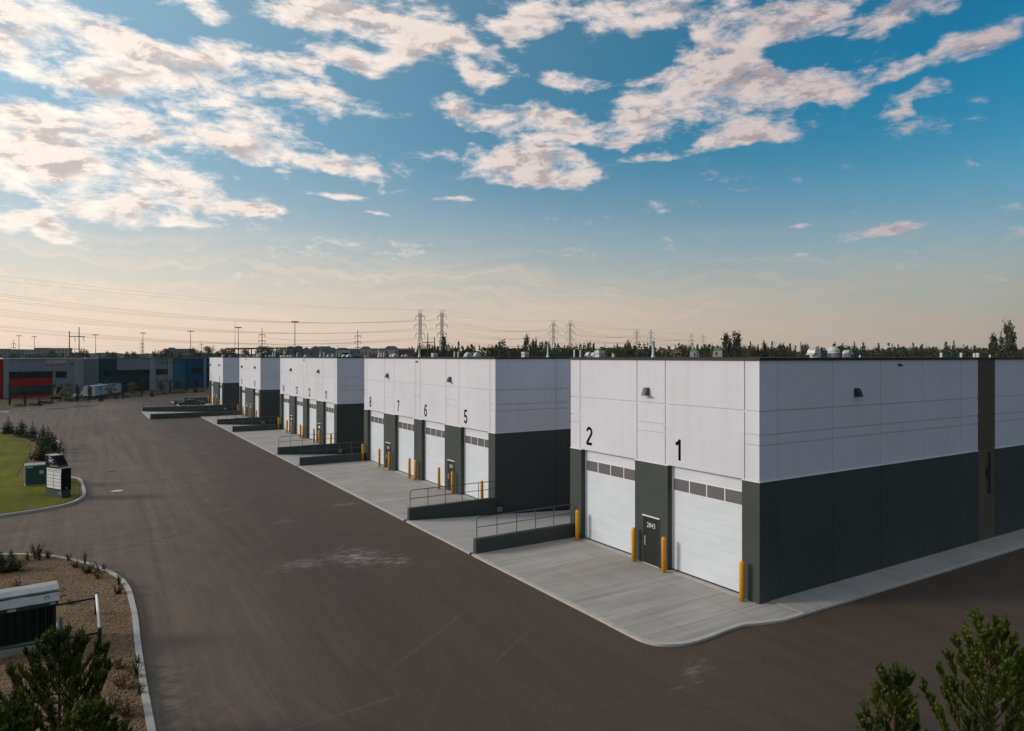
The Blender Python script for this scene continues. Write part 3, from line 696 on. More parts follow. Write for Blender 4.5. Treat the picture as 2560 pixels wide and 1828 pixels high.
ib = MB(); ib.box(26.2, 141.42, 3.72, 26.35, 141.455, 3.87); ib.build('wall_plate', M['signwhite'], WH)
# back walls of the loading docks and the roof
bw = MB(); bl = MB(); bc = MB()
for (ya, yb) in ((30.63,38.85),(63.41,71.77),(96.41,108.75),(125.11,141.55)):
    bw.box(37, ya-.3, ZB, 72, yb+.1, ZT-.02); bl.box(37, ya-.3, -1.9, 71.9, yb+.1, ZB-.002); bc.box(36.9, ya-.05, ZT-.03, 37.3, yb+.05, 9.764)
for b in BLOCKS[1:]:
    bw.box(36.91, b['y'][0]-.05, ZB, 72, b['y'][1], ZT-.02); bl.box(36.91, b['y'][0]-.05, -1.9, 71.95, b['y'][1]-.01, ZB-.003)
bc.box(36.9, 157.4, ZT-.03, 72, 157.71, 9.763); bc.box(71.7, 18.2, ZT-.03, 72.1, 157.6, 9.762)
bw.build('upper_wall', M['white'], WH); bl.build('lower_wall', M['charcoal'], WH); bc.build('parapet_cap', M['cap'], WH)
rf = MB(); rf.box(23.1, 18.5, ZT-.02, 71.8, 157.4, ZT-.008)
roof_polys = [(23.12,18.42,36.95,30.35),(23.12,39.1,36.95,63.1),(23.12,72.0,36.95,96.1),(23.12,109,36.95,124.8),(23.12,141.8,36.95,157.4),(36.95,18.42,71.7,157.4)]
rf = MB()
for (x0, y0, x1, y1) in roof_polys: rf.box(x0, y0, ZT-.03, x1, y1, ZT-.012)
ROOF = rf.build('roof', M['roofing'], WH)

# what stands on the roof: stacks, hoods, fans
def on_roof(px, X):
    r = bearing(px); k = X/r[0]; return r[1]*k, k           # Y, depth
ZR = ZT-.015
def v_pipe(x, y, r, h, nm='vent_pipe', mat='ventw'):
    m = MB(); m.lathe([(r*1.15,0),(r*1.15,.03),(r,.05),(r,h),(r*.9,h)], (x,y,ZR), 12); m.build(nm, M[mat], ROOF, True)
def v_stack(x, y, r, h):
    m = MB(); m.lathe([(r*1.9,0),(r*1.9,h*.03),(r,h*.32),(r,h*.86),(r*1.1,h*.88),(r*1.1,h*.97),(r*1.35,h*.975),(r*1.25,h)], (x,y,ZR), 14); m.build('exhaust_stack', M['galv'], ROOF, True)
def v_hood(x, y, w, h, mouth=1, dx=0, dy=-1, mat='galv'):
    """gooseneck: a neck that rolls over into a downward mouth towards (dx,dy)"""
    m = MB(); n = 12; R_ = w*.5; px_, py_ = -dy, dx
    cz = max(h-R_, .05); prof = [(-R_, 0), (-R_, cz)] + [(-R_*math.cos(math.pi*i/n), cz+R_*math.sin(math.pi*i/n)) for i in range(1, n)] + [(R_, cz), (R_*1.45, cz-R_*.35), (R_*1.45, cz-R_*.45), (R_*.1, cz-R_*.15), (R_*.1, 0)]
    m.frame_prism([(a, b_) for a, b_ in prof], (x, y, ZR), (dx*mouth, dy*mouth, 0), (0, 0, 1), -w*.45, w*.45)
    m.build('vent_hood', M[mat], ROOF)
def v_box(x, y, w, h):
    m = MB(); m.box(x-w/2, y-w/2, ZR, x+w/2, y+w/2, ZR+h*.55); m.box(x-w*.38, y-w*.38, ZR+h*.55, x+w*.38, y+w*.38, ZR+h*.62); m.box(x-w*.52, y-w*.52, ZR+h*.62, x+w*.52, y+w*.52, ZR+h); o = m.build('roof_fan', M['ventw'], ROOF, bevel=.02)
    k = MB(); k.box(x-w*.2, y-w/2-.012, ZR+h*.25, x+w*.2, y-w/2+.001, ZR+h*.4); k.build('louvre', M['black'], o)
def v_round(x, y, r, h):
    m = MB(); m.lathe([(r,0),(r,h*.45),(r*1.04,h*.46),(r*1.04,h*.50),(r*.95,h*.53),(r*.95,h*.62),(r*.98,h*.64),(r*.95,h*.78),(r*.72,h*.84),(r*.66,h*.95),(r*.5,h)], (x,y,ZR), 20); o = m.build('roof_fan', M['ventw'], ROOF, True)
    k = MB(); k.cbox((x-.05, y-r*.99, ZR+h*.42), (r*.55, .05, h*.09), 0); k.tube((x+.06, y-r-.03, ZR+h*.4), (x+.1, y-r-.06, ZR+.02), .012); k.build('switch_box', M['black'], o)
def vent(px, topy, X, kind, w_px=8, **kw):
    y, d = on_roof(px, X); h = hgt(topy, d)-ZR; w = w_px*d/FOC
    if kind == 'p': v_pipe(X, y, w/2, h)
    elif kind == 's': v_stack(X, y, w/2, h)
    elif kind == 'h': v_hood(X, y, w, h, **kw)
    elif kind == 'b': v_box(X, y, w, h)
    elif kind == 'r': v_round(X, y, w/2, h)
for (px, ty, X, k, w) in ((2353,882,47,'p',6),(2403,882,48,'p',6),(2436,883,48,'p',6),(2444.5,882.5,49,'p',7),(2475,887,47,'p',4),(2150,888,44,'p',4)): vent(px, ty, X, k, w)
vent(2035, 870, 36, 'h', 24, mouth=1, dx=-1, dy=0); vent(2084, 867, 37, 'r', 29); vent(2119, 875, 38, 'h', 18, mouth=1, dx=1, dy=0)
for (px, ty, X, k, w) in ((1633,853,36,'s',6),(1532,883,34,'p',4),(1499,877,36,'b',18),(1435.7,874,40,'p',4),(1451,875,40,'p',4),(1370,861,40,'s',5),(1313,880,38,'b',14),(1136,879,40,'p',3.4),(1145.6,880,40,'p',3.4),(1086,883,38,'b',12),(1048.6,868.5,36,'s',4.4),(947,872,38,'s',4),(953,882,38,'p',3),(959,882,38,'p',3),(801,876,38,'s',3.2),(809.6,880,38,'p',2.6),(830,884,38,'p',2),(833,884,38,'p',2),(743,882,38,'p',2.4),(682,881,38,'p',2.4),(687,881,38,'p',2.4),(559,887,40,'b',8),(576,889,40,'b',4.5),(604,889,40,'b',8),(619,888,40,'b',4),(637,888,40,'b',6),(643,884,40,'p',4),(649,886,40,'b',6),(665,888,40,'b',4),(676,888,40,'b',6),(1535,886,36,'p',3)):
    vent(px, ty, X, k, w)
for (px, ty, X, w, mo) in ((1472.7,880,38,14,1),(1485.6,881,37,12,1),(1171,881,40,16,-1),(1193,881,40,14,1),(980,885,38,10,-1),(988,884,37,12,-1),(1007,887,38,6,1),(1016,886,38,7,1),(861,886,38,10,1),(873,886,38,12,1),(822,886.5,38,8,1),(765,887,38,8,1),(705,888,38,9,1),(712,888,38,8,1),(722,888,38,7,-1),(729,888,38,8,-1),(914,889,38,5,1)):
    vent(px, ty, X, 'h', w, mouth=mo, dx=-1 if mo > 0 else 1, dy=0)

# ---------------------------------------------------------------- bollards at every door
bm_ = MB(); rb = .105
bm_.lathe([(rb,0),(rb,1.52)]+[(rb*math.cos(t), 1.52+rb*math.sin(t)) for t in (.3,.6,.9,1.2,1.45)], (0,0,0), 20)
bol = bm_.mesh('bollard', M['yellow'], True)
BOL = {'1':(23.1,18.72),'2':(29.57,25.13),'5':(44.26,39.95),'6':(50.78,46.46),'7':(56.3,51.91),'8':(62.86,58.59),'11':(76.92,72.75),'12':(83.69,79.09),'13':(89.05,84.79),'14':(95.8,91.33),'18':(114.2,109.9),'19':(124.6,120.4),'24':(146.9,142.7),'25':(157.0,153.2)}
for num, (yf, yn) in BOL.items():
    for y, side in ((yf, 'far'), (yn, 'near')):
        o = bpy.data.objects.new('bollard', bol); COL.objects.link(o); o.location = (22.46, y, -.005); o.rotation_euler = (R(random.uniform(-.6,.6)), R(random.uniform(-.6,.6)), 0)
        s_ = 'left' if side == 'far' else 'right'
        tag(o, f'yellow bollard standing at the {s_} side of overhead door {num}', 'bollard', 'yellow bollards guarding the overhead doors')

# ---------------------------------------------------------------- retaining walls with railings at the dock ramps
def dock_wall(y0, x0, x1, label, n, top=.72, thick=.3):
    t = thing('retaining_wall', label, 'wall', (x0, y0, 0), 0, 'retaining walls of the dock ramps', world=True)
    w = MB(); w.box(x0, y0, -1.9, x1, y0+thick, top); w.build('wall', M['charcoal'], t, bevel=.015)
    yr = y0+thick*.5; r = MB(); zt = top+1.05; xa, xb = x0+.12, x1-.12
    r.path([(xa, yr, top), (xa, yr, zt-.12), (xa+.04, yr, zt-.04), (xa+.12, yr, zt), (xb, yr, zt)], .024, 8); r.tube((xa, yr, top+.55), (xb, yr, top+.55), .02)
    PL = []
    for k in range(n):
        x = xa+(xb-xa)*k/(n-1)
        if k: r.tube((x, yr, top), (x, yr, zt), .022)
        pl = MB(); pl.box(x-.07, yr-.07, top, x+.07, yr+.07, top+.012); PL.append(pl)
    ro = r.build('railing', M['rail'], t); [pl.build('base_plate', M['rail'], ro) for pl in PL]
    return t
dock_wall(30.17, 16.62, 22.74, 'charcoal retaining wall with railing at the left of overhead door 2', 6)
dock_wall(38.45, 16.62, 22.74, 'charcoal retaining wall with railing at the right of overhead door 5', 6)
dock_wall(62.89, 16.62, 22.74, 'charcoal retaining wall with railing at the left of overhead door 8', 6)
dock_wall(71.2, 16.62, 22.74, 'charcoal retaining wall with railing at the right of overhead door 11', 6)
dock_wall(95.75, 16.62, 22.74, 'charcoal retaining wall with railing at the left of overhead door 14', 6)
dock_wall(107.82, 16.62, 22.74, 'charcoal retaining wall with railing at the right of overhead door 18', 6)
dock_wall(123.25, 9.14, 22.74, 'long charcoal retaining wall at the left of overhead door 19, running far into the yard', 12)
dock_wall(140.2, 9.17, 22.74, 'long charcoal retaining wall beside the parked black sedan', 12)
dock_wall(157.25, 16.0, 22.74, 'charcoal retaining wall at the left of overhead door 25, behind the black sedan', 6)
dock_wall(168.0, 19.2, 27, 'farthest short charcoal retaining wall, beyond the end of the warehouse', 6)

# ---------------------------------------------------------------- planted islands on the left
LK = [(-70, 40),(-30,46.5),(-12,50.4),(-4.3,52.72),(-3.06,53.1),(-1.76,53.7),(-.7,54.6),(-.08,56.0),(.18,57.6),(.13,60.98),(.0,63.9),(-.25,65.6),(-.75,66.7),(-1.35,69),(-1.72,74),(-1.75,80),(-1.78,85.3),(-1.85,89.2),(-2.1,93.7),(-2.9,98),(-5.0,104),(-8.4,111.5),(-14,120),(-30,131),(-70,140)]
lk = smooth_line(LK, 3)
isl = MB(); isl.prism(lk, -.3, .055); struct(isl.build('planting_bed', M['gravel']))
k_ = MB(); kerb_strip(k_, lk, .18, -.3, .09); struct(k_.build('island_kerb', M['kerb']))
LW = [(-70, 41),(-30,46.9),(-12,50.8),(-4.3,53.1),(-3.1,53.5),(-1.95,54.0),(-1.0,54.9),(-.45,56.1),(-.2,57.6),(-.25,60.98),(-.4,63.8),(-.65,65.3),(-1.2,66.6),(-2.2,67.8),(-3.9,68.5),(-4.5,68.7),(-4.55,75.4),(-4.46,82.1),(-4.7,90.2),(-5.35,96.6),(-6.8,103.3),(-8.9,108.9),(-14,116),(-30,126),(-70,135)]
lwn = MB(); lwn.prism(smooth_line(LW, 3), -.2, .085); struct(lwn.build('lawn', M['lawn']))
GK = [(-40, 58),(-12,47.5),(-5,43.3),(-2.68,41.95),(-2.1,41.5),(-1.13,40.55),(-.11,39.01),(.83,37.05),(1.45,35.1),(1.69,33.35),(1.74,31.87),(1.75,29.4),(1.68,26.96),(1.63,24.42),(1.61,21.91),(1.60,18),(1.55,8),(1.2,0)]
gk = smooth_line(GK, 3)
gb = MB(); gb.prism(gk + [(-40, 0)], -.3, .05); struct(gb.build('gravel_bed', M['gravel']))
k_ = MB(); kerb_strip(k_, [p for p in reversed(gk)], .17, -.3, .085); struct(k_.build('bed_kerb', M['kerb']))
rbp = [(5.2, 4.0), (14.5, 2.0), (18, 6.2), (13.5, 9.2), (10, 9.9), (7.0, 9.4)]
gb = MB(); gb.prism(rbp, -.3, .05); struct(gb.build('gravel_bed', M['gravel']))

# ---------------------------------------------------------------- entrance sign
P_ = Vector((-2.2, 58.45)); Q_ = Vector((-1.21, 56.61)); uu = (Q_-P_).normalized(); Ls = (Q_-P_).length
SG = thing('pylon_sign', 'black pylon sign with slanted top and rows of white panels on the lawn', 'sign', (P_.x, P_.y, .06), 0, None, world=True)
o3 = (P_.x, P_.y, .06); u3 = (uu.x, uu.y, 0); w3 = (0, 0, 1); n3 = Vector(u3).cross(Vector(w3))    # n3 points out of the front
T = .62
m = MB(); m.frame_prism([(0,.55),(Ls,.55),(Ls,2.05),(0,2.05)], o3, u3, w3, -T, 0); m.build('cabinet', M['signblack'], SG, bevel=.012)
m = MB(); m.frame_prism([(.0,0),(Ls-.03,0),(Ls-.03,.545),(.0,.545)], o3, u3, w3, -T+.02, -.02); b_ = m.build('base', M['signgreen'], SG)
m = MB(); m.frame_prism([(.0,2.055),(Ls-.42,2.055),(Ls-.42,2.30),(1.05,2.86),(.0,2.86)], o3, u3, w3, -T, .012); hd = m.build('header', M['signblack'], SG, bevel=.01)
m = MB(); m.frame_prism([(0,2.865),(1.06,2.865),(1.06,2.885),(0,2.885)], o3, u3, w3, -T-.01, .02); m.build('cap', M['kerb'], SG)
m = MB(); m.frame_prism([(Ls-.41,2.055),(Ls+.01,2.055),(Ls+.01,2.075),(Ls-.41,2.075)], o3, u3, w3, -T-.01, .01); m.build('cap', M['kerb'], SG)
m = MB(); m.frame_prism([(.62,2.09),(Ls-.40,2.09),(Ls-.40,2.24),(.62,2.24)], o3, u3, w3, -T-.01, .03); m.build('band', M['lamp'], SG)
def on_sign(a, b, t=.004): return tuple(Vector(o3)+Vector(u3)*a+Vector(w3)*b+n3*t)
m = MB(); m.frame_prism([(.20,1.78),(Ls-.04,1.78),(Ls-.04,2.0),(.20,2.0)], o3, u3, w3, 0, .012); hp = m.build('title_panel', M['signwhite'], SG)
m = MB()
x_ = .27
for wd in (.09,.22,.16,.05,.2,.13,.24,.1,.17): m.frame_prism([(x_,1.86),(x_+wd,1.86),(x_+wd,1.905),(x_,1.905)], o3, u3, w3, .0125, .014); x_ += wd+.035
m.build('title_line', M['signblack'], hp)
for r_i in range(5):
    for c_i in range(2):
        xa = .20+c_i*(Ls-.24)/2; z1_ = 1.755-r_i*.232
        m = MB(); m.frame_prism([(xa,z1_-.205),(xa+(Ls-.24)/2-.05,z1_-.205),(xa+(Ls-.24)/2-.05,z1_),(xa,z1_)], o3, u3, w3, 0, .012); m.build('tenant_panel', M['signwhite'], SG)
text('The', 'lettering', M['signwhite'], hd, on_sign(.45, 2.66, .016), u3, w3, .15, .36, 0, .004, shear=.25)
text('WIC', 'lettering', M['signwhite'], hd, on_sign(.45, 2.36, .016), u3, w3, .25, .62, .004, .004)
text('WIC', 'lettering', M['kerb'], b_, on_sign(Ls-.46, .22, -.016), u3, w3, .22, .36, .004, .004)
sd = Vector((-n3.x, -n3.y, 0))
m = MB(); m.cbox(tuple(Vector(o3)+Vector(u3)*(Ls+.012)-n3*(T*.5)+Vector((0,0,.68))), (.02, .06, .12), math.atan2(uu.y, uu.x)); m.build('side_latch', M['galv'], SG)

def utility_box(loc, rz, w, d, h, label, lidm, side_tags=True):
    t = thing('utility_cabinet', label, 'utility box', loc, rz)
    m = MB(); m.box(-w/2-.06, -d/2-.06, -.1, w/2+.06, d/2+.06, .06); m.build('pad', M['pad'], t, bevel=.01)
    m = MB(); m.box(-w/2, -d/2, .06, w/2, d/2, h-.14); bo = m.build('body', M['boxgreen'], t, bevel=.015)
    m = MB(); m.frame_prism([(-d/2-.05,h-.14),(d/2+.05,h-.14),(d/2+.05,h-.06),(0,h),(-d/2-.05,h-.06)], (-w/2-.05,0,0), (0,1,0), (0,0,1), 0, w+.1); m.build('lid', M[lidm], t, bevel=.01)
    if side_tags:
        for (x, z, s) in ((-.1,.85,.26),(.42,1.1,.13),(.66,1.12,.12)):
            m = MB(); m.box(x, -d/2-.006, z, x+s, -d/2-.001, z+s*1.05); m.build('warning_label', M['kerb'], bo)
        m = MB(); m.box(-w/2+.06, -d/2-.006, h-.26, -w/2+.45, -d/2-.001, h-.19); m.build('name_plate', M['signwhite'], bo)
    return t
utility_box((-2.72, 63.95, .085), R(5), 1.9, 1.25, 1.62, 'dark green utility cabinet with a pale lid on the lawn behind the pylon sign', 'snow')

# ---------------------------------------------------------------- finned transformer in the gravel bed, its rails and stake
TR = thing('transformer', 'dark green finned transformer with a white sheeted top on a concrete pad', 'transformer', (-2.0, 28.9, .05), R(4))
m = MB(); m.box(-1.6, -1.12, -.1, 1.30, .42, .30); pd = m.build('pad', M['pad'], TR, bevel=.02)
for k in range(7):
    m = MB(); wd = .045; xx = -1.02+k*.075; m.box(xx, -1.126, .10+.02*(k % 2), xx+wd, -1.121, .18-.015*(k % 3)); m.build('stencil_mark', M['numeral'], pd)
m = MB(); m.box(-1.5, -.92, .30, 1.18, .05, 1.52); m.build('tank', M['findark'], TR)
for k in range(34):
    x = -1.48+k*.0785
    m = MB(); m.box(x, -1.04, .36, x+.018, -.92, 1.40); m.build('fin', M['boxgreen'] if k % 3 == 0 else M['findark'], TR)
m = MB(); m.box(-1.52, -1.09, 1.40, 1.24, .08, 1.54); hdr = m.build('top_frame', M['boxgreen'], TR)
m = MB(); m.box(-.15, -1.096, 1.415, .08, -1.091, 1.50); m.build('rating_plate', M['galv'], hdr)
m = MB(); m.box(1.0, -1.096, 1.45, 1.16, -1.091, 1.49); m.build('maker_plate', M['signwhite'], hdr)
m = MB(); m.box(-1.5, -1.06, .30, 1.22, -1.03, .345); m.build('lip', M['boxgreen'], TR)
def sheet(y0, y1, z0, z1, nm):
    m = MB(); rnd = random.Random(3); n = 14; vs = []; fs = []
    for i in range(n+1):
        for j in range(4):
            t = j/3; x = -1.55+2.82*i/n
            w = .010*math.sin(i*1.3+j*1.1)+rnd.uniform(-.006,.006) if 0 < j else .005*math.sin(i*2.1)
            vs.append((x, y0+(y1-y0)*t+w*.6, z0+(z1-z0)*t+w))
    for i in range(n):
        for j in range(3): a = i*4+j; fs.append((a, a+4, a+5, a+1))
    m.add(vs, fs); o = m.build(nm, M['snow'], TR, False); so = o.modifiers.new('solid', 'SOLIDIFY'); so.thickness = .02
    return o
s1 = sheet(-1.14, -.88, 1.55, 1.76, 'front_sheet'); s2 = sheet(-.74, -.41, 1.82, 1.91, 'top_sheet')
m = MB(); m.box(-1.5, -.84, 1.54, 1.2, .05, 1.80); m.build('cover', M['boxgreen'], TR)
m = MB(); m.box(-1.53, -.40, 1.81, 1.25, .08, 1.90); m.build('rear_cover', M['snow'], TR)
for xx in (-.95, .92):
    m = MB(); pts = [(xx+.055*math.cos(t*math.pi/6), -1.0+.03*math.sin(t*math.pi/6)-.02, 1.655+.075*math.sin(t*math.pi/6)) for t in range(13)]; m.path(pts, .01, 5); m.build('lifting_ring', M['black'], s1)
for z in (1.60, 1.80):
    m = MB(); m.path([(1.2,-.95,z),(1.34,-.98,z),(1.38,-1.0,z+.05),(1.44,-1.0,z+.06),(1.46,-1.0,z)], .018, 6); m.build('hook', M['black'], TR)

GR = thing('guard_rail', 'dark steel pipe guard rail with a top bar painted sunlit pale round the finned transformer', 'guard rail', (.48, 26.57, .05), 0, None, world=True)
m = MB(); m.lathe([(.062,0),(.062,.79),(.066,.80),(.066,.86),(.05,.87)], (.48,26.57,.0), 14); m.build('post', M['gantry'], GR, True)
m = MB(); m.lathe([(.062,0),(.062,.79),(.066,.80),(.066,.86),(.05,.87)], (.45,30.59,.0), 14); m.build('post', M['gantry'], GR, True)
m = MB(); m.tube((.42,26.6,.69), (-4.5,26.85,.69), .036, n=10); m.build('rail', M['gantry'], GR, True)
m = MB(); m.tube((.40,30.59,.66), (-4.5,30.2,.66), .036, n=10); m.build('rail', M['gantry'], GR, True)
m = MB(); m.tube((.478,26.64,.80), (.452,30.52,.80), .045, n=10); m.build('top_bar', M['flash'], GR, True)  # sunlight on this bar painted in as white; the other rails stay dark
for x, y in ((-4.5, 26.85), (-4.5, 30.2)):
    m = MB(); m.lathe([(.062,0),(.062,.82),(.05,.83)], (x, y, 0), 12); m.build('post', M['gantry'], GR, True)
m = MB(); m.lathe([(.055,0),(.057,.66),(.05,.72),(.03,.76)], (0,0,0), 10)
tag(m.build_at('marker_stake', M['stake'], (0,0,0), True), 'pale weathered marker stake beside the corner of the finned transformer', 'stake').location = (-.62, 28.6, .05)

# ---------------------------------------------------------------- small things on the asphalt
def disc(name, loc, r, mat, label, cat, h=.012, n=24):
    m = MB(); m.lathe([(r,0),(r,h),(r*.9,h+.006),(r*.88,h+.001)], (0,0,0), n)
    o = m.build_at(name, mat, (0,0,0)); o.location = loc; return tag(o, label, cat)
M['castlid'] = paint('sky_pale_cast_lid', (.42, .40, .38), .35, .12, 6)  # sky reflection on the lid painted in as a pale base colour
M['rust'] = paint('rusty_iron', (.075, .035, .022), .8, .2, 6)
M['patch'] = paint('dark_asphalt_patch', (.030, .024, .021), .85, .15, 1)
disc('manhole_cover', (2.18, 58.6, ZA), .40, M['castlid'], 'bright round manhole cover in the yard to the right of the pylon sign', 'manhole cover')
disc('drain_cover', (2.15, 68.7, ZA), .28, M['rust'], 'small rusty drain cover beyond the bright manhole cover', 'drain cover')
for (px, py, rx, ry, rz, lb) in ((143, 1021, 1.5, 2.6, 32, 'dark catch basin patch at the far kerb, left of the darker one'), (205, 1015.5, 1.6, 3.2, 32, 'darkest catch basin patch at the far kerb, in front of the white trailer')):
    x, y = ground(px, py); m = MB(); m.lathe([(1,0),(1,.01),(.98,.014)], (0,0,0), 28); o = m.build_at('catch_basin', M['patch'], (0,0,0)); o.location = (x, y, ZA); o.scale = (rx, ry, 1); o.rotation_euler = (0,0,R(-rz)); tag(o, lb, 'catch basin')
M['paper'] = paint('pale_litter', (.55, .52, .48), .8, .1)
for i, (px, py) in enumerate(((3,1029.5),(10,1029.5),(18,1030.5),(22,1028.3),(73,1024.5))):
    x, y = ground(px, py); m = MB(); rnd = random.Random(i)
    m.prism([(-.35,-.2),(.1,-.26),(.4,-.05),(.2,.22),(-.25,.2)], 0, .10); o = m.build_at('debris', M['paper'], (0,0,0)); o.location = (x, y, ZA); o.rotation_euler = (0,0,i)
    tag(o, ['leftmost pale scrap on the far asphalt at the frame edge','largest pale scrap on the far asphalt near the frame edge','pale scrap lying nearest the lawn on the far asphalt','small pale scrap just behind another on the far asphalt','lone pale scrap on the asphalt above the young spruces'][i], 'debris', 'pale scraps on the far asphalt')

# ---------------------------------------------------------------- the black sedan and the trailer
def sedan(loc, rz, label, paintm):
    t = thing('parked_car', label, 'car', loc, rz)
    side = [(-2.42,.34),(-2.46,.62),(-2.38,.86),(-1.95,.95),(-1.55,.98),(-.85,1.34),(-.25,1.45),(.35,1.43),(1.05,1.05),(1.75,.93),(2.25,.80),(2.42,.60),(2.40,.32),(1.95,.24),(-2.0,.24)]
    body = MB(); n = len(side); vs = []; W = .92
    for sgn in (-1, 1):
        for (x, z) in side:
            y = W*(1-.10*(abs(x)/2.4)**3)
            if z > .9: y -= .52*(z-.9)*.9
            vs.append((x, sgn*y, z))
    fs = [tuple(range(n-1, -1, -1))[::-1], tuple(range(n, 2*n))[::-1]] + [(i, n+i, n+(i+1) % n, (i+1) % n) for i in range(n)]
    body.add(vs, fs); b = body.build('body', M[paintm], t, False, .05)
    for sgn in (-1, 1):
        g = MB()
        for poly in ([(-1.42,1.0),(-.80,1.30),(-.28,1.39),(-.28,1.0)], [(-.2,1.0),(-.2,1.395),(.34,1.375),(.98,1.02)]):
            pts = [(x, sgn*(W-.52*(z-.9)*.9+.004), z) for x, z in poly]
            g = MB(); g.add(pts, [(0,1,2,3)] if sgn > 0 else [(3,2,1,0)]); g.build('side_window', M['carglass'], b)
        for xw in (-1.5, 1.48):
            w = MB(); w.tube((xw, sgn*.70, .33), (xw, sgn*.93, .33), .33, n=20); wo = w.build('wheel', M['tyre'], t)
            w = MB(); w.tube((xw, sgn*.925, .33), (xw, sgn*.94, .33), .21, n=14); w.build('rim', M['rim'], wo)
        h = MB(); h.cbox((2.30, sgn*.66, .68), (.14, .34, .12)); h.build('headlight', M['lens'], t)
        h = MB(); h.cbox((-2.40, sgn*.66, .76), (.10, .36, .14)); h.build('tail_light', M['redlamp'], t)
        h = MB(); h.cbox((.80, sgn*.99, 1.0), (.16, .14, .11)); h.build('wing_mirror', M[paintm], t)
    g = MB(); g.add([(-1.50,-.74,1.012),(-1.50,.74,1.012),(-.89,.60,1.335),(-.89,-.60,1.335)], [(0,3,2,1)]); g.build('rear_window', M['carglass'], b)
    g = MB(); g.add([(1.00,-.78,1.085),(1.00,.78,1.085),(.40,.62,1.415),(.40,-.62,1.415)], [(0,1,2,3)]); g.build('windscreen', M['carglass'], b)
    h = MB(); h.box(-2.475,-.26,.55,-2.455,.26,.67); h.build('number_plate', M['signwhite'], t)
    return t
sedan((18.4, 149.6, 0), R(-4), 'black sedan parked nose-in beside the long charcoal retaining wall', 'carblack')

A_ = Vector(ground(237, 996, .07)); B_ = Vector(ground(303, 986, .07)); tu = (B_-A_).normalized(); tl = (B_-A_).length
TL = thing('site_trailer', 'white site office trailer standing on the bare verge before the deep green wall', 'trailer', (A_.x, A_.y, .07), math.atan2(tu.y, tu.x))
m = MB(); m.box(0, 0, .55, tl, 2.5, 2.75); bo = m.build('body', M['trailer'], TL, bevel=.03)
m = MB(); m.box(-.05, -.05, 2.75, tl+.05, 2.55, 2.86); m.build('roof', M['snow'], TL)
m = MB(); m.box(.1, .1, .1, tl-.1, 2.4, .55); m.build('skirt', M['black'], TL)
for xx in (1.7, 4.3): 
    m = MB(); m.box(xx, -.02, .62, xx+.03, -.001, 2.68); m.build('door_seam', M['lamp'], bo)
for xx in (3.0, 3.6):
    m = MB(); m.box(xx, -.03, 1.75, xx+.34, -.001, 2.55); m.build('window', M['glass'], bo)
m = MB(); m.box(5.6, .6, 2.86, 6.2, 1.2, 3.2); m.build('roof_vent', M['ventw'], TL)
m = MB(); m.box(-.03, .5, .75, -.001, 1.3, 2.6); m.build('end_door', M['lamp'], bo)

# ---------------------------------------------------------------- the long tenant building across the yard
A0 = Vector((-14.89, 201.2)); E_ = Vector((.777, .629)).normalized(); NB = Vector((E_.y, -E_.x))      # NB looks at the yard
def bl_at(px):
    r = Vector(bearing(px)); # A0 + E*t = r*d
    den = E_.x*(-r.y)+r.x*E_.y
    t = (-A0.x*(-r.y)-r.x*A0.y)/den
    p = A0+E_*t; return t, dist(p.x, p.y)
TB = thing('tenant_building', 'long two storey precast building with red, grey, deep green and blue bays across the yard', 'building', (A0.x, A0.y, 0), math.atan2(E_.y, E_.x))
HT = 9.25
def pane(pxa, pxb, pya, pyb, mat, name, out, parent=TB, thick=.25):
    """slab on the facade between picture bearings pxa..pxb and sight lines pya..pyb; out = metres in front of the wall line"""
    ta, da = bl_at(pxa); tb, db = bl_at(pxb); dm = (da+db)/2
    z1 = HT if pya is None else hgt(pya, dm); z0 = -.3 if pyb is None else hgt(pyb, dm)
    m = MB(); m.box(ta, -out, z0, tb, -out+thick, z1); return m.build(name, M[mat], parent)
t_a, _ = bl_at(-70); t_b, _ = bl_at(575)
m = MB(); m.box(t_a, .28, -.3, t_b, 30, HT-.05); m.build('core', M['fgrey'], TB)
pane(-70, 4.4, None, None, 'fred2', 'wall_bay', .55, thick=.8)
pane(4.6, 19, None, None, 'fgrey2', 'wall_bay', .40, thick=.65)
g1 = pane(19.2, 184, None, None, 'fgrey', 'wall_bay', .2, thick=.45)
pane(184.4, 207.4, None, None, 'fgrey2', 'wall_bay', .38, thick=.6)
pane(185, 207, 958.5, None, 'fgrey', 'lower_panel', .40, thick=.03)
pane(207.6, 240.3, None, None, 'fgrey3', 'wall_bay', .9, thick=1.1)
g4 = pane(240.5, 289.8, None, None, 'fgreen', 'wall_bay', .35, thick=.6)
pane(290, 372.6, None, 924.6, 'fgrey', 'wall_bay', .30, thick=.5)
g5 = pane(290, 372.6, 924.7, None, 'fgreen', 'wall_bay', .05, thick=.3)
pane(372.8, 384.8, None, None, 'fgrey2', 'wall_bay', .5, thick=.75)
g6 = pane(385, 429.8, None, None, 'fgrey', 'wall_bay', .2, thick=.45)
pane(417.8, 429.7, None, None, 'fgrey2', 'wall_bay', .34, thick=.13)
pane(430, 459.4, None, None, 'fteal', 'wall_bay', .5, thick=.75)
g8 = pane(459.6, 504.4, None, None, 'fblue', 'wall_bay', .8, thick=1.05)
pane(504.6, 513, None, None, 'fgrey2', 'wall_bay', .4, thick=.65)
g9 = pane(513.2, 575, None, None, 'fblue', 'wall_bay', .2, thick=.45)
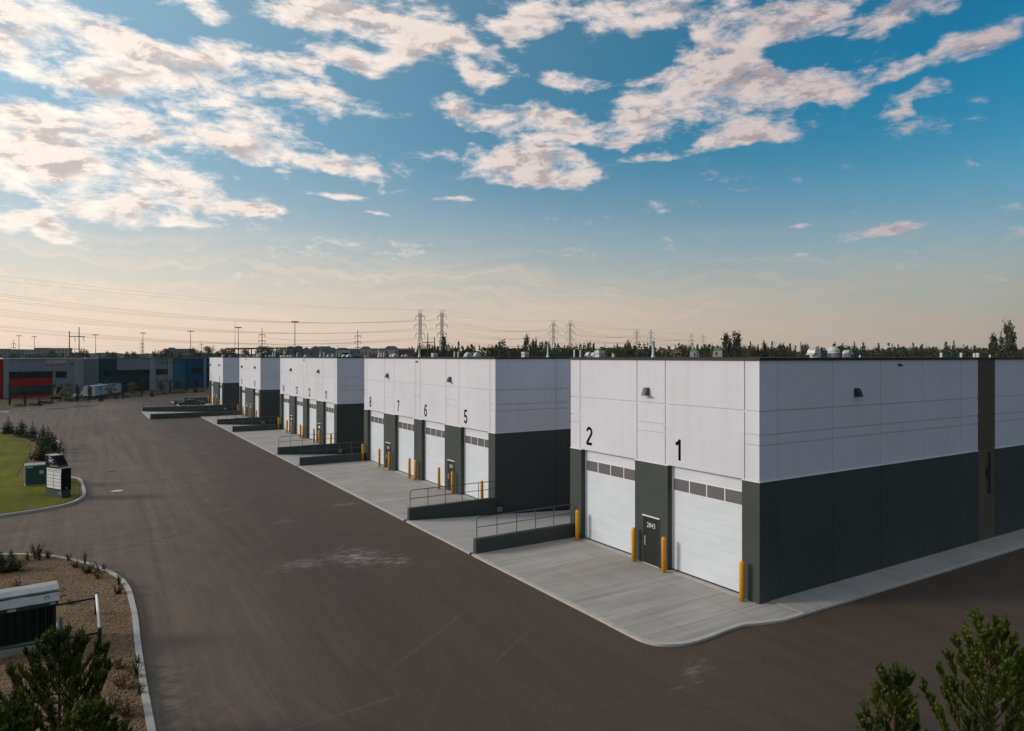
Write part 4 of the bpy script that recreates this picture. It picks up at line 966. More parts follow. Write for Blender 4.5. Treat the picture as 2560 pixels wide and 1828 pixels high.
def bwin(pxa, pxb, pya, pyb, out, n, mat='glass', nm='window'):
    o = pane(pxa, pxb, pya, pyb, mat, nm, out, thick=.1)
    ta, da = bl_at(pxa); tb, db = bl_at(pxb); dm = (da+db)/2; z1, z0 = hgt(pya, dm), hgt(pyb, dm); m = MB()
    m.box(ta-.06, -out-.05, z0-.06, ta+.05, -out+.02, z1+.06); m.box(tb-.05, -out-.05, z0-.06, tb+.06, -out+.02, z1+.06)
    m.box(ta-.04, -out-.045, z0-.06, tb+.04, -out+.02, z0+.03); m.box(ta-.04, -out-.045, z1-.03, tb+.04, -out+.02, z1+.06)
    for k in range(1, n): x = ta+(tb-ta)*k/n; m.box(x-.04, -out-.04, z0, x+.04, -out+.02, z1)
    m.build('window_frame', M['black'], o); return o
bwin(19.8, 129.4, 929.5, 945.2, .23, 6); pane(19.4, 129.4, 945.6, 964.2, 'fred', 'spandrel', .26, thick=.09)
bwin(19.8, 129.4, 964.8, 985.6, .23, 7, 'glassgreen'); pane(19.4, 129.4, 986, 993.5, 'fred', 'spandrel', .27, thick=.1)
bwin(138, 164, 929, 944, .23, 2); pane(141, 157, 966.6, 987.5, 'black', 'door', .24, thick=.06)
bwin(256, 278, 925.6, 939, .38, 2); bwin(291, 336, 925.4, 937.4, .10, 5); bwin(337.2, 372, 925.2, 937.2, .10, 4); bwin(291, 372, 953.5, 974.5, .12, 8)
bwin(389, 417.4, 923.4, 936, .23, 3); bwin(474, 499, 921.2, 932.6, .83, 3); pane(479.5, 492.5, 950, 966.3, 'glass', 'door', .84, thick=.06)
bwin(513.6, 524, 921, 931, .23, 2); bwin(513.6, 524, 946, 964, .23, 2)
for (pa, pb, o_) in ((4.6, 112, .45), (112.4, 184.2, .30), (184.4, 207.4, .46), (207.6, 240.3, .97), (240.5, 372.6, .44), (372.8, 430, .58), (430.2, 504.4, .88), (504.6, 575, .5)):
    ta, _ = bl_at(pa); tb, _ = bl_at(pb); m = MB(); m.box(ta, -o_, HT+.002, tb, .6, HT+.26); m.build('roof_trim', M['trim'] if pa < 240 else M['fgrey3'], TB)
m = MB(); m.box(t_a, .62, HT-.04, t_b, 29.8, HT-.01); m.build('roof', M['roofing'], TB)
def small_lamp(px, py, out):
    t, d = bl_at(px); z = hgt(py, d); m = MB(); m.box(t-.16, -out-.22, z-.25, t+.16, -out-.001, z+.25); m.build('wall_lamp', M['black'], TB)
for a in ((178,910,.2),(134.5,964,.2),(151,963.5,.2),(403,907.5,.2),(415.8,907.5,.2),(425.4,907,.34),(391,952.5,.2),(415,952,.2),(425.6,951.5,.34)): small_lamp(*a)
ta, da = bl_at(112); tb, db = bl_at(164); dm = (da+db)/2
def tbw(t, out, z): p = A0+E_*t+NB*out; return (p.x, p.y, z)
z1, z0, zm = hgt(901.6, dm), hgt(914, dm), hgt(908, dm)
BN = thing('banner', 'white and red sale banner with phone number hung on the grey bay', 'banner', tbw((ta+tb)/2, .22, z0), math.atan2(E_.y, E_.x))
hw_ = (tb-ta)/2
m = MB(); m.box(-hw_, -.03, zm-z0, hw_, 0, z1-z0); bw_ = m.build('upper_panel', M['bannerw'], BN)
m = MB(); m.box(-hw_, -.03, 0, hw_, 0, zm-z0-.002); br_ = m.build('lower_panel', M['bannerr'], BN)
hu = z1-zm; m = MB(); m.tube((-hw_+hu*.5,-.045,zm-z0+hu*.5), (-hw_+hu*.5,-.03,zm-z0+hu*.5), hu*.28, n=14); m.build('emblem', M['bannerb'], BN)
text('FOR SALE LEASE', 'lettering', M['bannerr'], bw_, (hw_*.04, -.032, zm-z0+hu*.28), (1,0,0), (0,0,1), hu*.48, hw_*.88, .01, .006)
m = MB()
x_ = -hw_*.72
for wd in (.16,.22,.12,.18): m.box(x_, -.036, zm-z0+hu*.42, x_+wd*hw_*.9, -.031, zm-z0+hu*.62); x_ += wd*hw_*.9+.06
m.build('name_line', M['bannerb'], BN)
text('780-962-1313', 'lettering', M['bannerw'], br_, (-hw_*.94, -.032, (zm-z0)*.16), (1,0,0), (0,0,1), (zm-z0)*.7, hw_*1.86, .012, .006)

# small excavator working on the verge
ex, ey = ground(140, 998, .07)
EX = thing('mini_excavator', 'small yellow excavator with a bent pale boom on the verge before the grey bay', 'excavator', (ex, ey, .07), R(28))
for sgn in (-1, 1):
    m = MB(); m.frame_prism([(-.9,.18),(-.75,.0),(.75,0),(.9,.18),(.9,.32),(.75,.46),(-.75,.46),(-.9,.32)], (0, sgn*.62, 0), (1,0,0), (0,0,1), -.17, .17); m.build('track', M['tyre'], EX)
m = MB(); m.box(-.85, -.6, .5, .45, .6, .98); m.build('deck', M['machine'], EX, bevel=.06)
m = MB(); m.frame_prism([(-.1,.98),(.42,.98),(.42,1.5),(.25,2.05),(-.1,2.05)], (0,.05,0), (1,0,0), (0,0,1), -.5, .1); cb = m.build('cab', M['machine'], EX, bevel=.03)
m = MB(); m.box(-.04, -.06, 1.3, .36, -.052, 1.9); m.build('cab_window', M['carglass'], cb)
m = MB(); m.path([(.45,-.2,.9),(1.1,-.2,2.0),(1.9,-.2,2.45)], .10, 6); bm2 = m.build('boom', M['snow'], EX)
m = MB(); m.path([(1.9,-.2,2.45),(2.55,-.2,1.5)], .08, 6); m.frame_prism([(2.4,1.5),(2.7,1.5),(2.75,1.1),(2.3,1.05)], (0,-.2,0), (1,0,0), (0,0,1), -.22, .22); m.build('arm', M['snow'], bm2)
# low pale car half hidden by the trailer end
x, y = ground(213, 994, .07); sedan((x, y, .07), R(30), 'pale car parked on the verge at the left end of the white trailer', 'carwhite')

# ---------------------------------------------------------------- vegetation
def rvec(rnd): 
    while True:
        v = Vector((rnd.uniform(-1,1), rnd.uniform(-1,1), rnd.uniform(-1,1)))
        if .05 < v.length < 1: return v.normalized()
def leafq(mb, p, s, rnd, up=None):
    a = rvec(rnd); b = a.orthogonal().normalized(); b = (b*math.cos(1)+a.cross(b)*math.sin(1))
    l = s*rnd.uniform(.6, 1.3); w = l*.55
    mb.quad(p-a*l*.5, p+b*w*.5, p+a*l*.5, p-b*w*.5)
def spruce_data(seed, r=.27, tiers=17, per=9, mat='spruce', gap=.0):
    rnd = random.Random(seed); c = MB(); t = MB(); lean = rnd.uniform(-.01,.01)
    t.tube((0,0,0), (lean,0,.97), .018, .002, 7)
    for k in range(tiers):
        z = .05+.93*(k/tiers)**.92
        rad = r*(1-z)**.85*rnd.uniform(.78, 1.15)+.012
        n = max(5, int(per*(1-z*.4)))
        for i in range(n):
            if rnd.random() < gap: continue
            a = 2*math.pi*(i+rnd.random()*.7)/n+k; L = rad*rnd.uniform(.65, 1.12); d = Vector((math.cos(a), math.sin(a), 0)); side = Vector((-d.y, d.x, 0))
            segs = 5
            for j in range(segs):
                f = (j+.5)/segs; p = d*(L*f)+Vector((lean*z, 0, z-.10*L*f*2+.06*L*f*f*3)); w = L*(.34*(1-f)+.07); l = L/segs*1.25
                for sg in (-1, 1):
                    q1 = p-d*l*.45; q2 = p+side*sg*w*rnd.uniform(.7,1.2)+d*l*.3+Vector((0,0,-.05*L*rnd.random())); q3 = p+d*l*.55; 
                    c.tri(q1, q2, q3)
                for q_ in range(2): leafq(c, p+side*rnd.gauss(0,.5)*w+Vector((0,0,rnd.uniform(-.16,.06)*L)), max(.035, L*.34), rnd)
    for i in range(14): leafq(c, Vector((lean+rnd.gauss(0,.008), rnd.gauss(0,.008), .86+.010*i)), .036, rnd)
    return c, t
def poplar_data(seed, r=.13, n=38, leaves=60):
    rnd = random.Random(seed); c = MB(); t = MB(); lean = rnd.uniform(-.03,.03)
    t.tube((0,0,0), (lean,0,.9), .016, .003, 7)
    for i in range(n):
        z = .12+.85*(i/n); prof = r*(math.sin(min(1,(z-.05)/.5)*math.pi/2) if z < .5 else math.sqrt(max(.02,1-((z-.5)/.52)**2)))
        a = rnd.uniform(0, 6.283); rr = prof*rnd.uniform(.2,.95); b = Vector((rr*math.cos(a)+lean*z, rr*math.sin(a), z))
        s = Vector((lean*z*.8, 0, max(.05, z-.16))); t.tube(s, b, .004, .0015, 4)
        for j in range(leaves):
            q = Vector((rnd.gauss(0,.022), rnd.gauss(0,.022), rnd.gauss(0,.045)))
            leafq(c, b+q, .040, rnd)
    return c, t
def decid_data(seed, w=.42, n=34, leaves=80, lo=.22, ls=.050):
    rnd = random.Random(seed); c = MB(); t = MB()
    t.tube((0,0,0), (0,0,.4), .03, .02, 8); t.tube((0,0,.4), (.02,0,.8), .02, .004, 6)
    for i in range(n):
        a = rnd.uniform(0, 6.283); z = rnd.uniform(lo, .94); prof = w*math.sqrt(max(.05, 1-((z-.55)/.5)**2))
        rr = prof*math.sqrt(rnd.uniform(.05,.95)); b = Vector((rr*math.cos(a), rr*math.sin(a), z)); 
        t.tube((0,0,max(.15, z-.28)), b, .008, .002, 4)
        sp = rnd.uniform(.05,.085)
        for j in range(leaves):
            leafq(c, b+Vector((rnd.gauss(0,sp), rnd.gauss(0,sp), rnd.gauss(0,sp*.7))), ls, rnd)
    return c, t
def plant(name, label, cat, data, mats, loc, h, group=None, wsc=1.0, rz=0.0):
    t = thing(name, label, cat, loc, rz, group); c, tr = data
    cm = c if isinstance(c, bpy.types.Mesh) else c.mesh('crown', mats[0]); tm = tr if isinstance(tr, bpy.types.Mesh) else tr.mesh('trunk', mats[1], True)
    for nm, me in (('crown', cm), ('trunk', tm)):
        o = bpy.data.objects.new(nm, me); COL.objects.link(o); o.parent = t
    t.scale = (h*wsc, h*wsc, h)
    return t
def meshes(data, leafm):
    return data[0].mesh('crown', M[leafm]), data[1].mesh('trunk', M['bark'], True)
KIND = {
 'spruce': [meshes(spruce_data(s, r), 'spruce') for s, r in ((1,.25),(2,.30),(3,.22))],
 'openspruce': [meshes(spruce_data(s, .24, 13, 7, gap=.15), 'spruce') for s in (11, 12)],
 'youngspruce': [meshes(spruce_data(s, .42, 13, 9, gap=.08), 'spruceg') for s in (21, 22, 23)],
 'bluespruce': [meshes(spruce_data(s, .40, 13, 9), 'spruce') for s in (24, 25)],
 'poplar': [meshes(poplar_data(s, r), 'poplar') for s, r in ((31,.12),(32,.15),(33,.10))],
 'column': [meshes(poplar_data(s, .085, 26, 40), 'poplar') for s in (41, 42)],
 'broad': [meshes(decid_data(s, w), 'decid') for s, w in ((51,.46),(52,.40),(53,.52))],
 'youngtree': [meshes(decid_data(s, .30, 22, 55), 'autumn') for s in (61, 62)],
 'youngcol': [meshes(poplar_data(s, .085, 28, 44), 'spruceg') for s in (71, 72)],
}
# --- skyline trees behind the roofs: bearing, sight line of the tip, width of the crown, distance, kind
SKY_T = []
def T(kind, d, *rows):
    for (px, py, w) in rows: SKY_T.append((kind, d, px, py, w))
T('poplar', 260, (1108.7,840,9),(1231,865,9),(1241.6,861,7),(1251,853,8),(1318.6,840,17),(1334,851,8),(1473,856,10),(1571,854,14),(1817.6,834,28),(1843,831.6,26),(1908,855,15),(1951,861,6),(1958,861,6),(1442,863,8))
T('column', 240, (1124.5,861,8),(1131,864,7),(1342,846.5,9),(1427,861,6),(1450.5,861,6),(1458.6,860,7),(1584.5,863,6),(1779.7,860,8),(2492,841,10),(1503,871,6))
T('spruce', 230, (1159,867,10),(1261.6,846.5,12),(1295,859,13),(1598,852.7,24),(1610,854,24),(1648,870.7,13),(1744,864,15),(1754,865,11),(2054,865.6,11),(2087,852,20),(2136.4,858,20),(2302.7,860,17),(2317,864,15),(2381.6,867,13),(2538,857,24),(1104,872,9),(1626,866,14),(1390,871,14),(2235,867,13),(2367,867,15))
T('openspruce', 210, (2157.6,848,19),(2170,866,14),(2062,868,10))
T('broad', 300, (1058,864,27),(1083,868,22),(1308,868,12),(1357.6,853,22),(1404,870,14),(1414.6,866,15),(1486,870,15),(1541,866.5,17),(1555,866,19),(1718.5,862,26),(1768,863,15),(1792,863,22),(1868,862,22),(1885,864,22),(1926,867,15),(1980,871,17),(2010,860,25),(2104.5,863,15),(2119,864,13),(2193,867,32),(2216,873,24),(2249.6,866,18),(2270,870,20),(2289,867,28),(2335,871,20),(2352.6,873,20),(2403,867,22),(2422,875,20),(2439.6,874,22),(2555.6,876,16),(1967,866,14))
T('broad', 330, (393,875,26),(413,873,22),(436,876,24),(482,869.5,32),(521.5,864,30),(501,876,20),(542,878,22),(559.5,870,22),(576,869,26),(610,871,26),(665.6,865.5,24),(686.7,866.5,26),(716,866,22),(655,864,15))
T('broad', 420, (207,873.5,26),(133,874,15),(185,879,20),(109,883,42),(70,884,36),(285,879,20),(330.7,878,30),(267.5,878,13),(37,885,26),(150,880,22))
T('poplar', 200, (2476,838,18),(2510.7,807.6,22),(2521,844,15))
MARK = [(1078,'the nearest pair of lattice towers'),(1404,'the second pair of lattice towers'),(1637,'the tallest flared roof stack'),(1743,'the third pair of far lattice towers'),(2035,'the largest silver roof hood'),(2084,'the round white roof fan'),(2466,'the brown cladding strip'),(1897,'the near corner of the warehouse'),(600,'the dark steel frame'),(186,'the wooden twin pole'),(1240,'the gap between doors 5 and 2'),(2300,'the row of white roof pipes')]
WORD = {'poplar':'tall narrow poplar','column':'slender columnar poplar','spruce':'dark pointed spruce','openspruce':'gaunt layered spruce','broad':'rounded broadleaf tree'}
NAME = {'poplar':'poplar_tree','column':'columnar_poplar_tree','spruce':'spruce_tree','openspruce':'layered_spruce_tree','broad':'broadleaf_tree'}
ORD = ['nearest','second','third','fourth','fifth','sixth','seventh','eighth','ninth','tenth','eleventh','twelfth','thirteenth','fourteenth','fifteenth','sixteenth']
buck = {}
for i, (kind, d, px, py, w) in enumerate(SKY_T):
    mk = min(MARK, key=lambda m: abs(m[0]-px)); side = 'left' if px < mk[0] else 'right'
    buck.setdefault((kind, mk[1], side), []).append((abs(mk[0]-px), i))
LAB = {}
for (kind, mk, side), lst in buck.items():
    for k, (_, i) in enumerate(sorted(lst)): LAB[i] = f'{ORD[k]} {WORD[kind]} on the skyline {side} of {mk}'
rt = random.Random(5)
for i, (kind, d, px, py, w) in enumerate(SKY_T):
    d = d*rt.uniform(.9, 1.15); x, y = away(px, d); zt = hgt(py, d); h = zt+1.0
    c, t = KIND[kind][i % len(KIND[kind])]
    base = {'poplar':.27,'column':.19,'spruce':.5,'openspruce':.46,'broad':.92}[kind]
    ws = max(.45, min(2.2, (w*1.25*d/FOC)/(base*h)))
    if kind == 'spruce': ws = max(.8, min(1.25, ws))
    if kind == 'poplar': ws = max(.7, min(1.9, ws))
    o = plant(NAME[kind], LAB[i], 'tree', (c, t), None, (x, y, -1.0), h, {'spruce':'spruces on the skyline','openspruce':'spruces on the skyline','poplar':'poplars on the skyline','column':'poplars on the skyline','broad':'broadleaf trees on the skyline'}[kind], ws, rt.uniform(0, 6.28))
    if px > 2470 and kind == 'poplar': o.rotation_euler = (0, R(7), 0)
# --- the far woods that read as one mass, and the blue hills
fw = MB(); rf_ = random.Random(9)
def crown(x, y, z0, zt, w, n, cone=False):
    for j in range(n):
        a = rf_.uniform(0, 6.283); f = rf_.random(); rr = w*math.sqrt(rf_.random())*((1-f)*.85+.05 if cone else math.sqrt(max(.05, 1-f*f)))
        leafq(fw, Vector((x+rr*math.cos(a), y+rr*math.sin(a), z0+(zt-z0)*f)), w*(.55 if cone else .42), rf_)
for i in range(520):
    px = rf_.uniform(1020, 2640); d = rf_.uniform(330, 520); x, y = away(px, d); cn = i % 2 == 0; zt = hgt(rf_.gauss(859, 5) if i % 10 == 0 else rf_.gauss(867.5, 3.8) if cn else rf_.gauss(872, 3.0), d); crown(x, y, 6, zt, rf_.uniform(1.8, 3.0) if cn else rf_.uniform(2.4, 4.8), 70, cn)
for i in range(90):
    px = rf_.uniform(-60, 560); d = rf_.uniform(600, 900); x, y = away(px, d); zt = hgt(rf_.gauss(885, 1.8), d); crown(x, y, 2, zt, rf_.uniform(4, 8), 44)
for i in range(70):
    px = rf_.uniform(540, 1040); d = rf_.uniform(420, 560); x, y = away(px, d); zt = hgt(rf_.gauss(879, 2), d); crown(x, y, 4, zt, rf_.uniform(3, 5), 44)
for i in range(420):
    px = rf_.uniform(1010, 2660); d = rf_.uniform(300, 420); x, y = away(px, d); zt = hgt(rf_.gauss(878, 2.0), d); crown(x, y, 6, zt, rf_.uniform(2.6, 4.2), 60)
struct(fw.build('far_woods', M['farwood']), 'stuff')
hm = MB(); rh = random.Random(4); pr = None
for k in range(0, 141):
    px = -500+k*30; r_ = bearing(px); d = 2600; zt = hgt(883.5+1.2*math.sin(k*.7)+.8*math.sin(k*1.9)+rh.uniform(-.4,.4) if px < 900 else 886.5+rh.uniform(-.5,.5), d)
    cur = (r_[0]*d, r_[1]*d, zt)
    if pr:
        k2 = 1.25
        hm.quad((pr[0], pr[1], -3), (cur[0], cur[1], -3), cur, pr); hm.quad(pr, cur, (cur[0]*k2, cur[1]*k2, -3), (pr[0]*k2, pr[1]*k2, -3))
    pr = cur
struct(hm.build('hills', M['hill']))

# --- young trees and shrubs on the verge
VT = [('youngcol',24.5,955,1016,9,'sparse columnar tree at the left frame edge before the red bay'),('youngcol',62.5,977,1016,9,'short columnar tree before the lower red panels'),('bluespruce',98.9,989.7,1013.5,15,'small dark spruce on the verge before the green office glass'),
 ('youngcol',130.5,961,1010,8,'thin columnar tree beside the yellow excavator'),('youngtree',164.6,957,1003,23,'bushy young tree beside the grey bay door'),('youngcol',193.8,961,1005,10,'dark columnar tree before the pale grey pilaster'),('youngcol',223,964,1003,9,'columnar tree before the left end of the white trailer'),
 ('bluespruce',251.6,982,1002,14,'small spruce before the middle of the white trailer'),('youngtree',277,953,998,22,'round young tree before the right half of the white trailer'),('youngcol',306,961,998,8,'thin columnar tree at the right end of the white trailer'),('youngtree',330,955,990,18,'young tree before the dark ground floor windows of the green bay'),
 ('youngcol',355.4,947,993,9,'tall columnar tree at the right end of the green bay'),('bluespruce',380,972,991,13,'small spruce before the grey pillar right of the green bay'),('youngtree',403,948,980,17,'yellowing young tree before the grey bay with three lamps'),('youngcol',425,950,986.6,7,'columnar tree at the left edge of the teal bay'),
 ('youngtree',444,948,973,14,'pale young tree before the teal bay'),('youngcol',465,940,982,8,'sparse columnar tree at the left of the blue bay'),('bluespruce',489,963,982,16,'small spruce before the blue bay door')]
for i, (k, px, yt, yb, w, lb) in enumerate(VT):
    x, y = ground(px, yb, .07); d = dist(x, y); h = hgt(yt, d)-.07; base = {'youngcol':.19,'bluespruce':.8,'youngtree':.62}[k]
    plant({'youngcol':'columnar_aspen_tree','bluespruce':'young_spruce_tree','youngtree':'young_broadleaf_tree'}[k], lb, 'tree', KIND[k][i % 2], None, (x, y, .05), h, 'young trees on the verge', max(.5, min(1.6, w*1.1*d/FOC/(base*h))), i)
# --- spruces and shrubs of the lawn island
IS = [('bluespruce',20,1040,1084,36,'leftmost young blue spruce on the lawn island'),('youngspruce',55,1045.7,1088,34,'second young spruce from the left on the lawn island, yellowish green'),('bluespruce',82,1051,1096,26,'slim young spruce in the middle of the lawn island row'),
 ('youngspruce',107,1057,1113,30,'young spruce with a bare tip, fourth from the left on the lawn island'),('youngspruce',121,1064,1121,44,'broad young spruce leaning to the kerb on the lawn island'),('youngspruce',106,1092,1150,52,'large dense young spruce on the lawn island just behind the pylon sign'),('bluespruce',132,1090,1130,40,'low dark spruce nearest the kerb bend on the lawn island')]
for i, (k, px, yt, yb, w, lb) in enumerate(IS):
    x, y = ground(px, yb, .06); d = dist(x, y); h = hgt(yt, d)-.06
    plant('young_spruce_tree', lb, 'tree', KIND[k][i % 2], None, (x, y, .04), h, 'young spruces of the lawn island', max(.7, min(1.7, w*1.15*d/FOC/(.8*h))), i*1.7)
def bush_data(seed, n=130, flat=.7, ls=.16):
    rnd = random.Random(seed); m = MB()
    for j in range(n):
        v = rvec(rnd); v.z = abs(v.z)*flat; leafq(m, v*(.5*rnd.uniform(.35,1))+Vector((0,0,.06)), ls, rnd)
    return m
def weed_data(seed, n=26, h=1.0, sp=.35):
    rnd = random.Random(seed); m = MB()
    for j in range(n):
        a = rnd.uniform(0, 6.283); r = rnd.uniform(0,.12); b = Vector((r*math.cos(a), r*math.sin(a), 0)); tip = b+Vector((sp*rnd.uniform(.2,1)*math.cos(a), sp*rnd.uniform(.2,1)*math.sin(a), h*rnd.uniform(.45,1))); mid = (b+tip)*.5+Vector((0,0,.08))
        s = Vector((-math.sin(a), math.cos(a), 0))*.018
        m.quad(b-s, b+s, mid+s, mid-s); m.tri(mid-s, mid+s, tip)
        for q in range(3): leafq(m, b.lerp(tip, rnd.uniform(.3,1))+Vector((rnd.gauss(0,.03), rnd.gauss(0,.03), 0)), .09, rnd)
    return m
BUSH = {c: [bush_data(s).mesh('foliage', M[c]) for s in (1, 2)] for c in ('shrub', 'autumn', 'spruceg')}
WEED = {c: [weed_data(s).mesh('foliage', M[c]) for s in (3, 4)] for c in ('dryweed', 'shrub', 'autumn')}
def small_plant(lib, c, i, name, label, px, py, w, h, cat, group, z=.06):
    x, y = ground(px, py, z); o = bpy.data.objects.new(name, lib[c][i % 2]); COL.objects.link(o); o.location = (x, y, z-.01); o.scale = (w, w, h); o.rotation_euler = (0, 0, i*2.1); return tag(o, label, cat, group)
for i, (px, py, w, h, c, lb) in enumerate(((18,1086,1.1,.5,'spruceg','low green shrub under the leftmost young blue spruce'),(31,1084,1.0,.5,'spruceg','low shrub just right of the leftmost young blue spruce'),(44,1090,1.3,.6,'shrub','shrub between the first two young spruces of the lawn island'),(52,1094,1.0,.5,'spruceg','low dark shrub below the second young spruce of the island'),(60,1094,1.0,.5,'shrub','small shrub nearest the lawn edge below the island spruces'),(72,1093,1.6,.8,'spruceg','broad dark shrub left of the slim young spruce'),(82,1099,1.2,1.0,'autumn','yellow shrub in front of the slim young spruce'),(86,1104,1.0,.6,'spruceg','round dark shrub below the yellow shrub'),(95,1102,1.3,.7,'shrub','shrub right of the yellow shrub on the island'),(93,1145,1.4,.6,'spruceg','low shrub at the foot of the large dense spruce'),(108,1162,1.9,.8,'spruceg','dark shrub right behind the utility cabinet'))):
    small_plant(BUSH, c, i, 'shrub', lb, px, py, w, h, 'shrub', 'shrubs of the lawn island')
for i, (px, py, w, h, lb) in enumerate(((134,1104,1.2,1.1,'tuft of rusty dry weeds behind the kerb bend of the island'),(151,1123,1.0,1.1,'rusty weed tuft at the outermost bend of the island kerb'),(149,1137,1.0,.9,'lowest rusty weed tuft along the island kerb, above the pylon sign'))):
    small_plant(WEED, 'dryweed', i, 'weed', lb, px, py, w, h, 'weed', 'rusty weeds along the island kerb')
vr = random.Random(12)
VB = [(108,1009,'autumn','orange bush beside the small spruce before the green glass'),(119,1008,'autumn','orange bush left of the yellow excavator'),(149,1004.5,'autumn','brownish bush below the bushy young tree'),(172,1003,'shrub','bush right of the bushy young tree'),(186,1003,'shrub','bush left of the dark columnar tree'),(215,1002,'shrub','bush below the left end of the white trailer'),(234,1001,'autumn','brown bush before the trailer corner'),(264,999.5,'shrub','bush between the small spruce and the round young tree'),(290,997.5,'autumn','brown bush below the right end of the white trailer'),(318,995,'shrub','bush before the dark ground floor windows, left one'),(344,992,'autumn','bush before the dark ground floor windows, right one'),(396,987.5,'autumn','brown bush before the grey bay with three lamps'),(412,986.5,'shrub','bush just left of the teal bay'),(436,984,'autumn','brown bush before the teal bay'),(452,983,'shrub','bush between the teal and blue bays'),(506,980,'autumn','brown bush at the right end of the verge'),(48,1016,'shrub','bush between the two leftmost columnar trees'),(82,1013,'autumn','brown bush left of the small spruce before the green glass')]
for i, (px, py, c, lb) in enumerate(VB): small_plant(BUSH, c, i, 'bush', lb, px, py, vr.uniform(1.6,3.2), vr.uniform(1.0,2.0), 'bush', 'bushes on the verge', .07)
GW = [(12,1432,1.3,.6,'autumn','largest dry grass clump at the left edge of the gravel bed'),(34,1428,1.8,.6,'autumn','golden grass clump above the finned transformer'),(90,1396,.8,.8,'dryweed','tall dry weed at the back kerb of the gravel bed'),(97,1400,.5,.7,'shrub','green weed beside the tall dry weed'),(71,1402,.5,.5,'dryweed','small weed left of the tall dry weed'),(120,1395,.45,.4,'shrub','short weed on the back kerb right of the tall dry weed'),(172,1402,.4,.4,'dryweed','tiny dry weed on the back kerb'),(212,1412,.3,.7,'dryweed','single thin dry stalk at the kerb curve'),(217,1432,.9,.45,'shrub','yellow green weed patch at the kerb curve'),(190,1418,.8,.35,'autumn','low weed patch left of the kerb curve'),(246,1430,.5,.4,'shrub','weed right of the yellow green patch'),(260,1425,.3,.35,'dryweed','little dry weed on the curving kerb'),(246,1446,.6,.35,'dryweed','dry weed patch below the kerb curve'),(297,1462,.4,.5,'shrub','dark weed at the inner kerb edge'),(294,1484,.6,.4,'autumn','faded weed below the dark weed at the kerb'),(345,1660,.35,.35,'shrub','little green weed against the long kerb'),(342,1692,.6,.5,'shrub','green weed on the long kerb near the pines'),(300,1670,.8,.3,'dryweed','dry patch right of the guard rail post'),(310,1722,.9,.4,'dryweed','reddish weed patch right of the near pine'),(350,1735,.4,.35,'shrub','weed near the foot of the long kerb'),(272,1778,1.0,.55,'autumn','golden weed clump right of the near pine'),(318,1790,.8,.4,'dryweed','dry weed at the lower frame edge by the kerb'),(48,1465,.9,.3,'dryweed','low dark weeds behind the finned transformer'),(176,1510,.6,.2,'dryweed','rusty patch under the far rail'),(40,1752,.6,.3,'shrub','weed in the gravel left of the near pine')]
for i, (px, py, w, h, c, lb) in enumerate(GW): small_plant(WEED, c, i, 'weed', lb, px, py, w*1.5, h*1.05, 'weed', 'weeds in the gravel bed', .05)
for i, (px, yt, yb, lb) in enumerate(((28,1369,1402,'small bushy spruce at the back of the gravel bed'),(2,1376,1428,'dark spruce cut by the left frame edge in the gravel bed'))):
    x, y = ground(px, yb, .05); d = dist(x, y); h = hgt(yt, d)-.05
    plant('young_spruce_tree', lb, 'tree', KIND['youngspruce'][i], None, (x, y, .03), h, None, 1.25, i)

# --- near pines, shoot by shoot
def pine_data(seed, H, z0=.5, spread=.42, gap=1.0, needle=.075, dens=1.3):
    rnd = random.Random(seed); c = MB(); t = MB()
    t.tube((0,0,0), (0,0,H*.55), .018*H, .012*H, 9); t.tube((0,0,H*.55), (0,0,H*.97), .012*H, .004*H, 8)
    def shoot(p, d, L, nl=needle):
        d = d.normalized(); a = d.orthogonal().normalized(); b = d.cross(a)
        t.tube(p, p+d*L, .008, .005, 4)
        n = int(84*dens*L/.28)+12
        for i in range(n):
            f = (i+rnd.random())/n; th = rnd.uniform(0, 6.283); o = a*math.cos(th)+b*math.sin(th)
            q = p+d*(L*f); tip = q+(d*rnd.uniform(.7,1.15)+o*rnd.uniform(.5,.85)).normalized()*nl*rnd.uniform(.75,1.15)*(1-.2*f)
            s = d.cross(o)*.0072
            c.tri(q-s, q+s, tip)
    z = z0; k = 0
    shoot(Vector((0,0,H-.34)), Vector((0,0,1)), .36, needle*.9)
    while z < H-.25:
        rem = H-z; nb = rnd.choice((6, 7, 7)); 
        for i in range(nb):
            a = 2*math.pi*(i+rnd.uniform(-.25,.25))/nb+k*1.1; el = R(18+44*(z/H)**1.6+rnd.uniform(-8,8)); L = (rem*spread+.16)*rnd.uniform(.75,1.15)
            p = Vector((0,0,z)); d = Vector((math.cos(a)*math.cos(el), math.sin(a)*math.cos(el), math.sin(el))); segs = max(2, int(L/.125)); st = L/segs
            for j in range(segs):
                d = (d+Vector((0,0,.10))).normalized(); q = p+d*st; t.tube(p, q, .017*(1-j/segs)+.006, .014*(1-j/segs)+.005, 5)
                f = (j+1)/segs
                if f > .3:
                    for sg in (-1, 1):
                        sd_ = d.cross(Vector((0,0,1))).normalized()*sg
                        if rnd.random() < .97: shoot(q, d*.6+sd_*rnd.uniform(.3,.7)+Vector((0,0,rnd.uniform(.4,1.0))), rnd.uniform(.15,.25))
                    if rnd.random() < .6: shoot(q, d*.2+Vector((0,0,1)), rnd.uniform(.16,.26))
                p = q
            for m_ in range(6): shoot(p, d*.6+Vector((rnd.gauss(0,.4), rnd.gauss(0,.4), rnd.uniform(.5,1.1))), rnd.uniform(.16,.27))
            shoot(p, d*.6+Vector((0,0,.8)), rnd.uniform(.24,.34))
        z += gap*rnd.uniform(.36,.56)*min(1, .45+H*.12); k += 1
    return c, t
